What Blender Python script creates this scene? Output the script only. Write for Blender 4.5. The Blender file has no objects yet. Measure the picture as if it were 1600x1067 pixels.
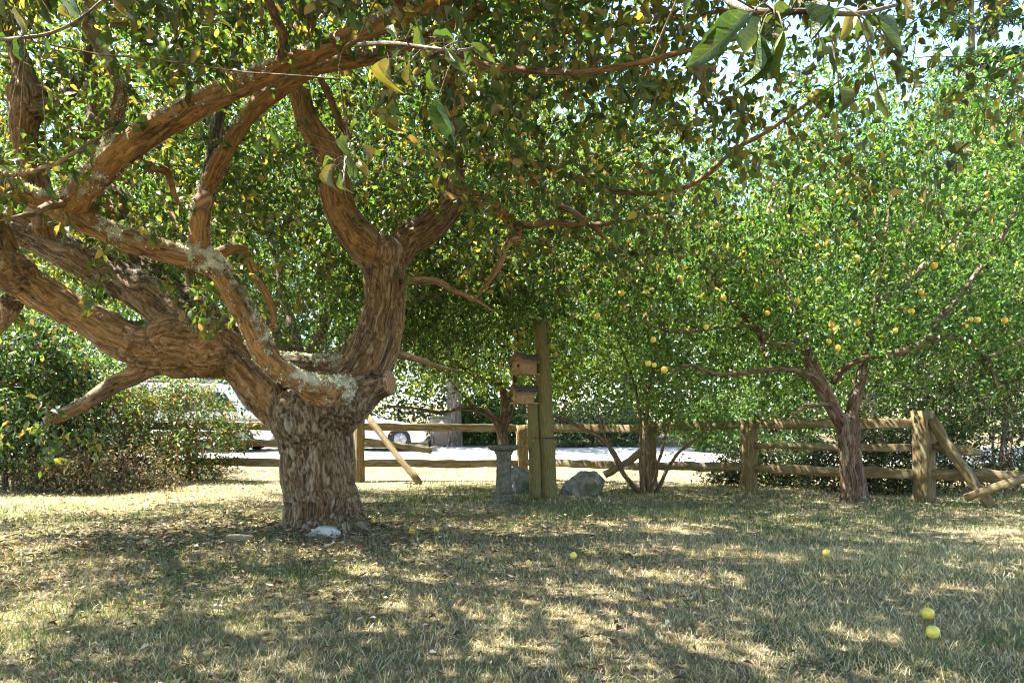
import bpy, math, random
import numpy as np
from mathutils import Vector, Matrix, noise

random.seed(7)
rng = np.random.default_rng(7)
scene = bpy.context.scene
C = scene.collection
R = math.radians

# ---------------------------------------------------------------- camera, sky, sun, exposure
F, HZ, CAMH = 1067.0, 675.0, 1.1
cam_d = bpy.data.cameras.new('camera'); cam = bpy.data.objects.new('camera', cam_d); C.objects.link(cam)
cam.location = (0, 0, CAMH); cam.rotation_euler = (R(90), 0, 0)
cam_d.sensor_width = 36; cam_d.lens = 36 * F / 1600; cam_d.shift_y = (HZ - 533.5) / 1600
cam_d.clip_start = 0.05; cam_d.clip_end = 2000
scene.camera = cam

SUN_EL, SUN_AZ = R(58), R(-76)            # azimuth measured from +Y towards +X
world = bpy.data.worlds.new('World'); scene.world = world; world.use_nodes = True
wn = world.node_tree
sky = wn.nodes.new('ShaderNodeTexSky'); sky.sky_type = 'NISHITA'; sky.sun_disc = False
sky.sun_elevation = SUN_EL; sky.sun_rotation = SUN_AZ
sky.air_density = 1.1; sky.dust_density = 0.2; sky.ozone_density = 2.0
bg = wn.nodes['Background']; bg.inputs['Strength'].default_value = 0.09
wn.links.new(sky.outputs[0], bg.inputs['Color'])
sun_d = bpy.data.lights.new('sun', 'SUN'); sun = bpy.data.objects.new('sun', sun_d); C.objects.link(sun)
sun_d.energy = 5.0; sun_d.angle = R(0.53); sun_d.color = (1.0, 0.95, 0.86)
sdir = Vector((math.sin(SUN_AZ) * math.cos(SUN_EL), math.cos(SUN_AZ) * math.cos(SUN_EL), math.sin(SUN_EL)))
sun.rotation_euler = sdir.to_track_quat('Z', 'Y').to_euler(); sun.location = (-20, 5, 40)
scene.view_settings.view_transform = 'Standard'; scene.view_settings.look = 'None'
scene.view_settings.gamma = 1.0; scene.view_settings.use_curve_mapping = False
scene.view_settings.exposure = 2.95
scene.cycles.use_denoising = True; scene.cycles.filter_width = 1.1
scene.cycles.max_bounces = 8; scene.cycles.diffuse_bounces = 4; scene.cycles.transmission_bounces = 6
scene.cycles.sample_clamp_indirect = 8.0

def P(px, py, Y):
    """world point seen at photo pixel px,py at the distance Y"""
    return np.array(((px - 800) / F * Y, Y, CAMH + (HZ - py) / F * Y))

def ground_h(x, y):
    x = np.asarray(x, float); y = np.asarray(y, float)
    t = np.clip((y - 15.3) / 6.5, 0, 1); h = 0.5 * t * t * (3 - 2 * t)
    h = h + np.clip(y - 22, 0, None) * 0.045
    u = 0.018 * np.sin(x * 1.3 + 0.7 * y) + 0.014 * np.sin(y * 1.9 - x * 0.8) + 0.01 * np.sin(x * 3.1 + y * 2.3)
    mound = 0.05 * np.exp(-((x + 2.02) ** 2 + (y - 7.4) ** 2) / 0.9)
    return h + u + mound

# ---------------------------------------------------------------- material helpers
def new_mat(name):
    m = bpy.data.materials.new(name); m.use_nodes = True
    nt = m.node_tree; return m, nt, nt.nodes['Principled BSDF']
def N(nt, typ, **kw):
    n = nt.nodes.new(typ)
    for k, v in kw.items():
        if k in n.inputs: n.inputs[k].default_value = v
        else: setattr(n, k, v)
    return n
def ramp(nt, fac, stops):
    r = nt.nodes.new('ShaderNodeValToRGB'); e = r.color_ramp.elements
    while len(e) < len(stops): e.new(0.5)
    for i, (p, c) in enumerate(stops):
        e[i].position = p; e[i].color = (c[0], c[1], c[2], 1)
    nt.links.new(fac, r.inputs[0]); return r.outputs[0]
def mixc(nt, fac, a, b, mode='MIX'):
    m = nt.nodes.new('ShaderNodeMix'); m.data_type = 'RGBA'; m.blend_type = mode
    for s, v in ((m.inputs[0], fac), (m.inputs[6], a), (m.inputs[7], b)):
        if isinstance(v, (int, float)): s.default_value = v
        elif isinstance(v, tuple): s.default_value = (v[0], v[1], v[2], 1)
        else: nt.links.new(v, s)
    return m.outputs[2]
def mathn(nt, op, a, b=0.0, clamp=False):
    m = nt.nodes.new('ShaderNodeMath'); m.operation = op; m.use_clamp = clamp
    for i, v in enumerate((a, b)):
        if isinstance(v, (int, float)): m.inputs[i].default_value = v
        else: nt.links.new(v, m.inputs[i])
    return m.outputs[0]
def noise_tex(nt, vec, scale, detail=4, rough=0.6, dist=0.0):
    n = N(nt, 'ShaderNodeTexNoise', Scale=scale, Detail=detail, Roughness=rough, Distortion=dist)
    if vec is not None: nt.links.new(vec, n.inputs['Vector'])
    return n.outputs['Fac']
def bump(nt, bsdf, height, strength=0.4, dist=0.01):
    b = N(nt, 'ShaderNodeBump', Strength=strength, Distance=dist)
    nt.links.new(height, b.inputs['Height']); nt.links.new(b.outputs[0], bsdf.inputs['Normal'])
def coords(nt, kind='Object', scale=(1, 1, 1)):
    tc = nt.nodes.new('ShaderNodeTexCoord'); mp = nt.nodes.new('ShaderNodeMapping')
    mp.inputs['Scale'].default_value = scale
    nt.links.new(tc.outputs[kind], mp.inputs[0]); return mp.outputs[0]
def attr(nt, name):
    a = nt.nodes.new('ShaderNodeAttribute'); a.attribute_name = name; return a

def simple_mat(name, c1, c2, scale=8, rough=0.7, bstr=0.3, bdist=0.01, stretch=(1, 1, 1), metallic=0.0, c3=None, spec=0.3):
    m, nt, b = new_mat(name)
    v = coords(nt, 'Object', stretch)
    f = noise_tex(nt, v, scale, 6, 0.65)
    stops = [(0.32, c1), (0.68, c2)]
    col = ramp(nt, f, stops)
    if c3:
        g = noise_tex(nt, v, scale * 0.33, 3, 0.6, 0.5)
        k = ramp(nt, g, [(0.5, (0, 0, 0)), (0.62, (1, 1, 1))])
        col = mixc(nt, k, col, c3)
    nt.links.new(col, b.inputs['Base Color'])
    b.inputs['Roughness'].default_value = rough; b.inputs['Metallic'].default_value = metallic
    b.inputs['Specular IOR Level'].default_value = spec
    if bstr: bump(nt, b, noise_tex(nt, v, scale * 3, 6, 0.7), bstr, bdist)
    return m

def leaf_mat(name, rough=0.45, trans=0.38, veins=False, spec=0.36):
    m, nt, b = new_mat(name)
    a = attr(nt, 'Col').outputs['Color']
    col = a
    tc = coords(nt, 'Object')
    if veins:
        f = noise_tex(nt, tc, 9, 5, 0.7)
        sx = N(nt, 'ShaderNodeSeparateXYZ'); nt.links.new(attr(nt, 'leafuv').outputs['Vector'], sx.inputs[0]); ay = mathn(nt, 'ABSOLUTE', sx.outputs[1])
        sv = mathn(nt, 'POWER', mathn(nt, 'ABSOLUTE', mathn(nt, 'SINE', mathn(nt, 'MULTIPLY', mathn(nt, 'SUBTRACT', sx.outputs[0], mathn(nt, 'MULTIPLY', ay, .22)), 24))), 14)
        vn = mathn(nt, 'MAXIMUM', mathn(nt, 'MULTIPLY', sv, .22), mathn(nt, 'SUBTRACT', 1.0, mathn(nt, 'MULTIPLY', ay, 11), True), True)
        a = mixc(nt, mathn(nt, 'MULTIPLY', vn, .55), a, (.22, .26, .10))
        col = mixc(nt, ramp(nt, f, [(0.45, (0, 0, 0)), (0.62, (1, 1, 1))]), a, mixc(nt, 1.0, a, (1.35, 1.0, .6), 'MULTIPLY'))
        bump(nt, b, mathn(nt, 'SUBTRACT', noise_tex(nt, tc, 22, 3, 0.6), vn), 0.5, 0.004)
    nt.links.new(col, b.inputs['Base Color'])
    b.inputs['Roughness'].default_value = rough
    b.inputs['Specular IOR Level'].default_value = spec
    t = N(nt, 'ShaderNodeBsdfTranslucent')
    nt.links.new(mixc(nt, 1.0, col, (1.7, 1.75, 0.7), 'MULTIPLY'), t.inputs['Color'])
    mx = N(nt, 'ShaderNodeMixShader'); mx.inputs[0].default_value = trans
    nt.links.new(b.outputs[0], mx.inputs[1]); nt.links.new(t.outputs[0], mx.inputs[2])
    nt.links.new(mx.outputs[0], nt.nodes['Material Output'].inputs['Surface'])
    return m

def bark_mat(name, dark, mid, light, warm, scale=1.0, lichen=(0.50, 0.50, 0.36)):
    m, nt, b = new_mat(name)
    v = attr(nt, 'bark').outputs['Vector']
    t = attr(nt, 'tone').outputs['Fac']
    l = attr(nt, 'lich').outputs['Fac']
    f = noise_tex(nt, v, 30 * scale, 8, 0.76, 0.9)
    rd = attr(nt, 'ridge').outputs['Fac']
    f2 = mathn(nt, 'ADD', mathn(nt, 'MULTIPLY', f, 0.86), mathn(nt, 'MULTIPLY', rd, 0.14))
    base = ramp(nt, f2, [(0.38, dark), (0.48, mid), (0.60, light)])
    g = noise_tex(nt, v, 6 * scale, 5, 0.65, 0.8)
    wf = mathn(nt, 'MULTIPLY', ramp(nt, g, [(0.32, (0, 0, 0)), (0.52, (1, 1, 1))]), t, True)
    warmc = ramp(nt, f, [(0.36, tuple(x * 0.3 for x in warm)), (0.5, warm), (0.66, tuple(min(1, x * 1.8) for x in warm))])
    col = mixc(nt, wf, base, warmc)
    ob = coords(nt, 'Object')
    ln = noise_tex(nt, ob, 55, 6, 0.8)
    lm = mathn(nt, 'ADD', mathn(nt, 'MULTIPLY', ln, 2.6), mathn(nt, 'SUBTRACT', mathn(nt, 'MULTIPLY', l, 2.0), 2.25))
    lm = mathn(nt, 'MULTIPLY', lm, 3.0, True)
    lc = mixc(nt, noise_tex(nt, ob, 120, 4, 0.8), tuple(x * 0.45 for x in lichen), tuple(min(1, x * 1.35) for x in lichen))
    col = mixc(nt, lm, col, lc)
    nt.links.new(col, b.inputs['Base Color'])
    b.inputs['Roughness'].default_value = 0.82; b.inputs['Specular IOR Level'].default_value = 0.25
    h = mathn(nt, 'ADD', noise_tex(nt, v, 34 * scale, 8, 0.75, 0.5), mathn(nt, 'MULTIPLY', lm, mathn(nt, 'MULTIPLY', ln, 0.6)))
    bump(nt, b, h, 0.9, 0.028)
    return m

M = {}
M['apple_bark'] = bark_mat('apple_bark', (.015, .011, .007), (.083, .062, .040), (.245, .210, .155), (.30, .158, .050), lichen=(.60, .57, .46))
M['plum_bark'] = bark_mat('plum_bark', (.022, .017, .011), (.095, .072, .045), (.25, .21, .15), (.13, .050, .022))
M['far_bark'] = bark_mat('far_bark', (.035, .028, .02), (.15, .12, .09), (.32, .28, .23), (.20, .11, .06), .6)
M['leaf'] = leaf_mat('leaf')
M['glossy_leaf'] = leaf_mat('glossy_leaf', 0.3, 0.3, False, 0.5)
M['big_leaf'] = leaf_mat('big_leaf', 0.36, 0.22, True, 0.6)
M['needle'] = leaf_mat('needle', 0.6, 0.2)
M['grass'] = leaf_mat('grass', 0.55, 0.3, False, 0.3)
M['litter'] = leaf_mat('litter', 0.8, 0.08, False, 0.2)
M['lichen'] = leaf_mat('lichen', 0.9, 0.15, False, 0.1)

# ---------------------------------------------------------------- mesh helpers
def mesh_np(name, verts, tris=None, quads=None, col=None, smooth=False):
    me = bpy.data.meshes.new(name)
    verts = np.ascontiguousarray(verts, np.float32)
    nt_ = 0 if tris is None else len(tris); nq = 0 if quads is None else len(quads)
    parts, starts = [], []
    if nt_: parts.append(np.asarray(tris, np.int32).ravel()); starts.append(np.arange(nt_) * 3)
    if nq: parts.append(np.asarray(quads, np.int32).ravel()); starts.append(nt_ * 3 + np.arange(nq) * 4)
    loops = np.concatenate(parts)
    me.vertices.add(len(verts)); me.vertices.foreach_set('co', verts.ravel())
    me.loops.add(len(loops)); me.loops.foreach_set('vertex_index', loops)
    me.polygons.add(nt_ + nq); me.polygons.foreach_set('loop_start', np.concatenate(starts).astype(np.int32))
    if smooth: me.polygons.foreach_set('use_smooth', np.ones(nt_ + nq, bool))
    me.update(calc_edges=True)
    if col is not None: set_col(me, col)
    return me
def set_col(me, col):
    a = me.attributes.new('Col', 'FLOAT_COLOR', 'POINT')
    c = np.ones((len(me.vertices), 4), np.float32); c[:, :3] = col
    a.data.foreach_set('color', c.ravel())
def set_f(me, name, val):
    a = me.attributes.new(name, 'FLOAT', 'POINT'); a.data.foreach_set('value', np.ascontiguousarray(val, np.float32))
def set_v(me, name, val):
    a = me.attributes.new(name, 'FLOAT_VECTOR', 'POINT'); a.data.foreach_set('vector', np.ascontiguousarray(val, np.float32).ravel())

def link(name, me, mat=None, parent=None, **props):
    o = bpy.data.objects.new(name, me); C.objects.link(o)
    if mat is not None and me is not None and not me.materials: me.materials.append(mat)
    if parent is not None:
        o.parent = parent; o.matrix_parent_inverse = Matrix.Translation(-Vector(parent.location)) if parent.type == 'EMPTY' else Matrix()
    for k, v in props.items(): o[k] = v
    return o
def thing(name, label, cat, loc=(0, 0, 0), group=None):
    o = bpy.data.objects.new(name, None); C.objects.link(o); o.location = loc; o.empty_display_size = 0.2
    o['label'] = label; o['category'] = cat
    if group: o['group'] = group
    return o
def tag(o, label, cat, group=None):
    o['label'] = label; o['category'] = cat
    if group: o['group'] = group
    return o

class MB:
    """collects boxes, tubes and lathes into one mesh"""
    def __init__(s): s.v = []; s.t = []; s.q = []; s.n = 0
    def add(s, v, t=None, q=None):
        v = np.asarray(v, float)
        if t is not None and len(t): s.t.append(np.asarray(t) + s.n)
        if q is not None and len(q): s.q.append(np.asarray(q) + s.n)
        s.v.append(v); s.n += len(v); return s
    def box(s, c, size, rot=None, taper=1.0, jit=0.0):
        x, y, z = (np.array(size) / 2)
        v = np.array([(-x, -y, -z), (x, -y, -z), (x, y, -z), (-x, y, -z), (-x * taper, -y * taper, z), (x * taper, -y * taper, z), (x * taper, y * taper, z), (-x * taper, y * taper, z)])
        if jit: v = v + rng.uniform(-jit, jit, v.shape)
        if rot is not None: v = v @ np.array(rot).T
        return s.add(v + np.array(c), q=[(0, 3, 2, 1), (4, 5, 6, 7), (0, 1, 5, 4), (1, 2, 6, 5), (2, 3, 7, 6), (3, 0, 4, 7)])
    def tube(s, pts, rad, sides=8, cap=True):
        v, q, t = tube(np.asarray(pts, float), np.asarray(rad, float), sides, cap); return s.add(v, t, q)
    def lathe(s, prof, c, n=24, axis=2):
        a = np.linspace(0, 2 * math.pi, n, endpoint=False); m = len(prof)
        v = np.zeros((m * n + 2, 3))
        for i, (r, z) in enumerate(prof):
            v[i * n:(i + 1) * n] = np.stack([r * np.cos(a), r * np.sin(a), np.full(n, z)], 1)
        v[-2] = (0, 0, prof[0][1]); v[-1] = (0, 0, prof[-1][1])
        q = [(i * n + j, i * n + (j + 1) % n, (i + 1) * n + (j + 1) % n, (i + 1) * n + j) for i in range(m - 1) for j in range(n)]
        t = [(m * n, (j + 1) % n, j) for j in range(n)] + [(m * n + 1, (m - 1) * n + j, (m - 1) * n + (j + 1) % n) for j in range(n)]
        if axis == 1: v = v[:, [0, 2, 1]] * np.array((1, -1, 1))
        if axis == 0: v = v[:, [2, 1, 0]]
        return s.add(v + np.array(c), t, q)
    def build(s, name, mat, parent=None, smooth=False, bevel=0.0, **props):
        me = mesh_np(name, np.concatenate(s.v), np.concatenate(s.t) if s.t else None, np.concatenate(s.q) if s.q else None, smooth=smooth)
        o = link(name, me, mat, parent, **props)
        if bevel:
            b = o.modifiers.new('bevel', 'BEVEL'); b.width = bevel; b.segments = 2; b.limit_method = 'ANGLE'
        return o

def frames(p):
    d = np.gradient(p, axis=0); d /= np.linalg.norm(d, axis=1, keepdims=True) + 1e-9
    n = np.zeros_like(p); a = np.array((0.13, 0.31, 1.0)) if abs(d[0, 2]) < 0.8 else np.array((1.0, 0.2, 0.1))
    a = a - d[0] * a.dot(d[0]); n[0] = a / np.linalg.norm(a)
    for i in range(1, len(p)):
        a = n[i - 1] - d[i] * n[i - 1].dot(d[i]); n[i] = a / (np.linalg.norm(a) + 1e-9)
    return d, n, np.cross(d, n)
def tube(p, r, sides=8, cap=True):
    d, n, b = frames(p); m = len(p); a = np.arange(sides) * 2 * math.pi / sides
    v = (p[:, None] + r[:, None, None] * (n[:, None] * np.cos(a)[None, :, None] + b[:, None] * np.sin(a)[None, :, None])).reshape(-1, 3)
    i = np.arange(m - 1)[:, None] * sides; j = np.arange(sides)[None]; k = (j + 1) % sides
    q = np.stack([i + j, i + k, i + sides + k, i + sides + j], -1).reshape(-1, 4)
    t = np.zeros((0, 3), int)
    if cap:
        v = np.concatenate([v, p[:1], p[-1:]]); jj = np.arange(sides); kk = (jj + 1) % sides; e = (m - 1) * sides
        t = np.concatenate([np.stack([np.full(sides, m * sides), kk, jj], 1), np.stack([np.full(sides, m * sides + 1), e + jj, e + kk], 1)])
    return v, q, t
def spline(p, r, step=0.1):
    """Catmull-Rom resampling of a polyline and its radii"""
    p = np.asarray(p, float); r = np.asarray(r, float); n = len(p)
    P4 = np.concatenate([2 * p[:1] - p[1:2], p, 2 * p[-1:] - p[-2:-1]])
    op, orr = [], []
    for i in range(n - 1):
        a, b, c, d = P4[i:i + 4]; L = np.linalg.norm(c - b); k = max(1, int(math.ceil(L / step)))
        t = (np.arange(k) / k)[:, None]
        op.append(0.5 * (2 * b + (c - a) * t + (2 * a - 5 * b + 4 * c - d) * t ** 2 + (3 * b - a - 3 * c + d) * t ** 3))
        orr.append(r[i] + (r[i + 1] - r[i]) * t[:, 0])
    op.append(p[-1:]); orr.append(r[-1:])
    return np.concatenate(op), np.concatenate(orr)
def limb(nodes, step=0.1):
    """nodes: (px, py, Y, width in photo pixels) -> world path and radii"""
    p = np.array([P(a, b, y) for a, b, y, w in nodes]); r = np.array([w / 2 / F * y for a, b, y, w in nodes])
    return spline(p, r, step)

def bark_attrs(me, limbs, tones, lichs, amp=1.0, displace=True, freq=13.0):
    """give every vertex coordinates that run along its limb; press furrows into the surface"""
    nv = len(me.vertices); co = np.zeros(nv * 3, np.float32); me.vertices.foreach_get('co', co); co = co.reshape(-1, 3).astype(float)
    A, D, L2, NN, BB, S, RR, TO, LI, OFF = [], [], [], [], [], [], [], [], [], []
    for i, (p, r) in enumerate(limbs):
        d, n, b = frames(p); seg = p[1:] - p[:-1]; ln = np.linalg.norm(seg, axis=1)
        A.append(p[:-1]); D.append(seg); L2.append(ln ** 2 + 1e-9); NN.append(n[:-1]); BB.append(b[:-1])
        S.append(np.concatenate([[0], np.cumsum(ln)[:-1]])); RR.append(r[:-1]); k = len(ln)
        TO.append(np.full(k, tones[i])); LI.append(np.full(k, lichs[i])); OFF.append(np.full(k, i * 3.7))
    A, D, L2, NN, BB, S, RR, TO, LI, OFF = [np.concatenate(x) for x in (A, D, L2, NN, BB, S, RR, TO, LI, OFF)]
    bark = np.zeros((nv, 3)); rad = np.zeros(nv); tone = np.zeros(nv); lic = np.zeros(nv)
    for s in range(0, nv, 3000):
        v = co[s:s + 3000]; w = v[:, None] - A[None]
        t = np.clip((w * D[None]).sum(-1) / L2[None], 0, 1); w = w - t[..., None] * D[None]
        dist = np.sqrt((w ** 2).sum(-1)); k = np.argmin(dist / (RR[None] + 0.02), 1); ii = np.arange(len(v))
        o = w[ii, k]; tt = t[ii, k]
        bark[s:s + 3000] = np.stack([(o * NN[k]).sum(1), (o * BB[k]).sum(1), (S[k] + tt * np.sqrt(L2[k])) * 0.13], 1) + OFF[k][:, None]
        rad[s:s + 3000] = RR[k]; tone[s:s + 3000] = TO[k]; lic[s:s + 3000] = LI[k]
    nrm = np.zeros(nv * 3, np.float32); me.vertices.foreach_get('normal', nrm); nrm = nrm.reshape(-1, 3)
    ridge = np.full(nv, .5)
    if displace:
        disp = np.zeros(nv)
        for i in range(nv):
            q = Vector(bark[i]) + .03 * noise.noise_vector(Vector(co[i]) * 5) + .006 * noise.noise_vector(Vector(co[i]) * 18); bark[i] = q; a = noise.noise(q * freq + Vector((0, 0, .8)) * noise.noise(Vector(co[i]) * 9)) + 0.5 * noise.noise(q * freq * 2.1 + Vector((7, 3, 1)))
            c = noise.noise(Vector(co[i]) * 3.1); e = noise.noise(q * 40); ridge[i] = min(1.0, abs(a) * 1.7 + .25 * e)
            disp[i] = (0.7 * min(abs(a), .5) - 0.4 * math.exp(-(a / 0.13) ** 2)) * 0.052 * min(1.0, rad[i] / 0.34) ** 1.2 - .006 + 0.2 * c * min(rad[i], 0.2) + e * 0.004
        co = co + nrm * (disp * amp)[:, None]
        me.vertices.foreach_set('co', co.astype(np.float32).ravel()); me.update()
    lich = np.zeros(nv)
    for i in range(nv):
        lich[i] = lic[i] + 0.26 * nrm[i, 2] + 0.4 * noise.noise(Vector(co[i]) * 4.0) + .4 * noise.noise(Vector(co[i]) * 16.0)
    set_f(me, 'ridge', ridge); set_v(me, 'bark', bark); set_f(me, 'tone', tone); set_f(me, 'lich', np.clip(lich, 0, 1))
    return co, nrm, lich

def remeshed(limbs, voxel, sides=20, extra=None):
    mb = MB()
    for p, r in limbs: mb.tube(p, r, sides)
    for c, r in (extra or []): mb.lathe([(r * math.sin(a), -r * math.cos(a)) for a in np.linspace(0.05, math.pi - 0.05, 9)], c, 14)
    me = mesh_np('raw', np.concatenate(mb.v), np.concatenate(mb.t), np.concatenate(mb.q))
    o = bpy.data.objects.new('raw', me); C.objects.link(o)
    m = o.modifiers.new('r', 'REMESH'); m.mode = 'VOXEL'; m.voxel_size = voxel; m.use_smooth_shade = True
    sm = o.modifiers.new('s', 'SMOOTH'); sm.iterations = 4; sm.factor = 0.6
    dg = bpy.context.evaluated_depsgraph_get(); out = bpy.data.meshes.new_from_object(o.evaluated_get(dg))
    bpy.data.objects.remove(o); bpy.data.meshes.remove(me)
    return out

# ---------------------------------------------------------------- foliage helpers
def unit(v): return v / (np.linalg.norm(v, axis=-1, keepdims=True) + 1e-9)
T_FAR = (np.array([(0, 0, 0), (.45, .5, .14), (1, 0, -.12), (.45, -.5, .14)]), np.array([(0, 1, 2), (0, 2, 3)]))
T_MID = (np.array([(0, 0, 0), (.28, .44, .14), (.68, .40, .08), (1, 0, -.22), (.68, -.40, .08), (.28, -.44, .14), (.3, 0, .03), (.68, 0, -.04)]),
         np.array([(0, 1, 6), (0, 6, 5), (1, 2, 7), (1, 7, 6), (6, 7, 4), (6, 4, 5), (7, 2, 3), (7, 3, 4)]))
T_LIT = (np.array([(0, 0, 0), (.35, .5, .22), (.4, 0, .05), (.35, -.5, .26), (1, 0, -.1)]), np.array([(0, 1, 2), (0, 2, 3), (1, 4, 2), (2, 4, 3)]))
def leaf_basis(n, d, up=0.8, droop=0.35, spread=0.9, g=None):
    g = g or rng
    ax = unit(unit(d) * 0.5 + g.normal(0, spread * 0.6, (n, 3)) + np.array((0, 0, -droop)))
    nr = np.array((0, 0, up)) + g.normal(0, 0.55, (n, 3)); nr = unit(nr - ax * (nr * ax).sum(1, keepdims=True))
    return ax, nr, np.cross(nr, ax)
def leaf_mesh(name, tpl, pos, ax, nr, sd, ln, wd, col, curl=None):
    tv, tt = tpl; k = len(tv); n = len(pos)
    if curl is None: curl = rng.uniform(0.3, 1.6, n)
    u = tv[:, 0]; v = tv[:, 1]; w = tv[:, 2]
    vv = (pos[:, None] + (u[None] * ln[:, None])[..., None] * ax[:, None] + (v[None] * wd[:, None])[..., None] * sd[:, None]
          + (w[None] * (ln * curl)[:, None])[..., None] * nr[:, None])
    t = (tt[None] + (np.arange(n) * k)[:, None, None]).reshape(-1, 3)
    return mesh_np(name, vv.reshape(-1, 3), t, col=np.repeat(col, k, 0))
def colors(n, base, var=0.25, alt=None, altp=0.0, hue=0.12):
    c = np.array(base)[None] * np.exp(rng.normal(0, var, (n, 1))) * np.exp(rng.normal(0, hue, (n, 3)))
    if alt is not None:
        a = np.asarray(alt, float); a = a[None] if a.ndim == 1 else a
        pick = rng.random(n) < altp; idx = rng.integers(0, len(a), n)
        c[pick] = (a[idx] * np.exp(rng.normal(0, var, (n, 1))))[pick]
    return np.clip(c, 0.004, 0.9)

class Grow:
    """grows twigs from a skeleton out to points in the crown"""
    def __init__(s, limbs, cap=60000):
        s.pos = np.zeros((cap, 3)); s.rad = np.zeros(cap); s.n = 0; s.paths = []
        for p, r in limbs: s.push(p, r)
    def push(s, p, r):
        k = len(p); s.pos[s.n:s.n + k] = p; s.rad[s.n:s.n + k] = r; s.n += k
    def to(s, targets, step=0.12, droop=0.08, jit=0.12, rscale=0.008, rmin=0.0022, maxlen=None, skip=0):
        d0 = np.array([((s.pos[skip:s.n] - t) ** 2).sum(1).min() for t in targets])
        for t in targets[np.argsort(d0)]:
            q = ((s.pos[:s.n] - t) ** 2).sum(1); k = int(np.argmin(q)); L = math.sqrt(q[k])
            if L < 0.04 or (maxlen and L > maxlen): continue
            m = max(2, int(math.ceil(L / step))); u = np.linspace(0, 1, m + 1)[:, None]
            a = s.pos[k]; w = rng.normal(0, jit * L, 3)
            pts = a + (t - a) * u + w * np.sin(math.pi * u) + rng.normal(0, 0.03 * L / m, (m + 1, 3)) * np.sin(math.pi * u) ** .5
            pts[:, 2] += (L * droop * (np.sin(math.pi * u * 0.9)))[:, 0]
            pts[0] = a; r0 = min(s.rad[k] * 0.75, rmin + rscale * L + 0.001); r = np.linspace(max(r0, rmin), rmin, m + 1)
            s.paths.append((pts, r)); s.push(pts[1:], r[1:])
        return s
    def twig_mesh(s, name, sides=4, thick=None):
        groups = {}
        for p, r in (s.paths if thick is None else s.paths[:thick]): groups.setdefault(len(p), []).append((p, r))
        VS, QS, n0 = [], [], 0; an = np.arange(sides) * 2 * math.pi / sides
        for m, lst in groups.items():
            p = np.array([q[0] for q in lst]); r = np.array([q[1] for q in lst]); k = len(lst)
            d = unit(np.gradient(p, axis=1)); ref = unit(np.cross(d[:, :1], np.array((.31, .83, .46)))); n = unit(ref - d * (ref * d).sum(-1, keepdims=True)); b = np.cross(d, n)
            v = p[:, :, None] + r[:, :, None, None] * (n[:, :, None] * np.cos(an)[None, None, :, None] + b[:, :, None] * np.sin(an)[None, None, :, None])
            i = np.arange(m - 1)[:, None] * sides; j = np.arange(sides)[None]; e = (j + 1) % sides
            q = np.stack([i + j, i + e, i + sides + e, i + sides + j], -1).reshape(-1, 4)
            QS.append((q[None] + (n0 + np.arange(k) * m * sides)[:, None, None]).reshape(-1, 4)); VS.append(v.reshape(-1, 3)); n0 += k * m * sides
        v = np.concatenate(VS); me = mesh_np(name, v, None, np.concatenate(QS), smooth=True)
        set_f(me, 'ridge', np.full(len(v), .5)); set_v(me, 'bark', v); set_f(me, 'tone', np.full(len(v), 0.5)); set_f(me, 'lich', np.clip(rng.normal(0.25, .2, len(v)), 0, 1))
        return me
    def leaf_sites(s, spacing=0.05, start=0.3, minr=0.0, spread=0.03, per=1):
        pos, dr = [], []
        for p, r in s.paths:
            seg = np.linalg.norm(np.diff(p, axis=0), axis=1); L = seg.sum(); k = int(L * (1 - start) / spacing) + 2
            u = np.concatenate([rng.uniform(start, 1, k), [1, 1, 1]]); u = np.repeat(u, per); f = u * (len(p) - 1)
            i = np.minimum(f.astype(int), len(p) - 2); t = (f - i)[:, None]
            pos.append(p[i] * (1 - t) + p[i + 1] * t); dr.append(p[i + 1] - p[i])
        pos = np.concatenate(pos); dr = np.concatenate(dr)
        return pos + rng.normal(0, spread, pos.shape), unit(dr)

def ellipsoid(n, c, r, shell=0.0, zmin=-9):
    d = unit(rng.normal(0, 1, (n * 6, 3))); k = (shell ** 3 + (1 - shell ** 3) * rng.random((n * 6, 1))) ** (1 / 3)
    q = np.array(c) + d * k * np.array(r); return q[q[:, 2] > zmin][:n]

# ================================================================ GROUND
def ground_sheet():
    xs = np.concatenate([-np.geomspace(400, 16, 26), np.arange(-15.5, 15.6, 0.25), np.geomspace(16, 400, 26)])
    ys = np.concatenate([np.linspace(-120, -3, 14), np.arange(-2.5, 26.1, 0.25), np.geomspace(27, 600, 40)])
    X, Y = np.meshgrid(xs, ys, indexing='ij'); v = np.stack([X, Y, ground_h(X, Y)], -1).reshape(-1, 3)
    b = len(ys); i = np.arange(len(xs) - 1)[:, None] * b + np.arange(b - 1)[None]
    q = np.stack([i, i + b, i + b + 1, i + 1], -1).reshape(-1, 4)
    m, nt, bs = new_mat('dry_lawn')
    v3 = coords(nt, 'Object')
    f = noise_tex(nt, v3, 42, 8, 0.8); g = noise_tex(nt, v3, 0.9, 5, 0.6, 0.4)
    straw = ramp(nt, f, [(0.3, (.10, .075, .045)), (0.5, (.24, .19, .115)), (0.7, (.42, .35, .23))])
    green = ramp(nt, f, [(0.3, (.03, .045, .018)), (0.7, (.13, .16, .055))])
    nt.links.new(mixc(nt, ramp(nt, g, [(0.50, (0, 0, 0)), (0.66, (.8, .8, .8))]), straw, green), bs.inputs['Base Color'])
    bs.inputs['Roughness'].default_value = 0.95; bs.inputs['Specular IOR Level'].default_value = 0.1
    bump(nt, bs, noise_tex(nt, v3, 70, 8, 0.8), 0.9, 0.04)
    link('lawn', mesh_np('lawn', v, None, q, smooth=True), m, kind='structure')
ground_sheet()
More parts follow.
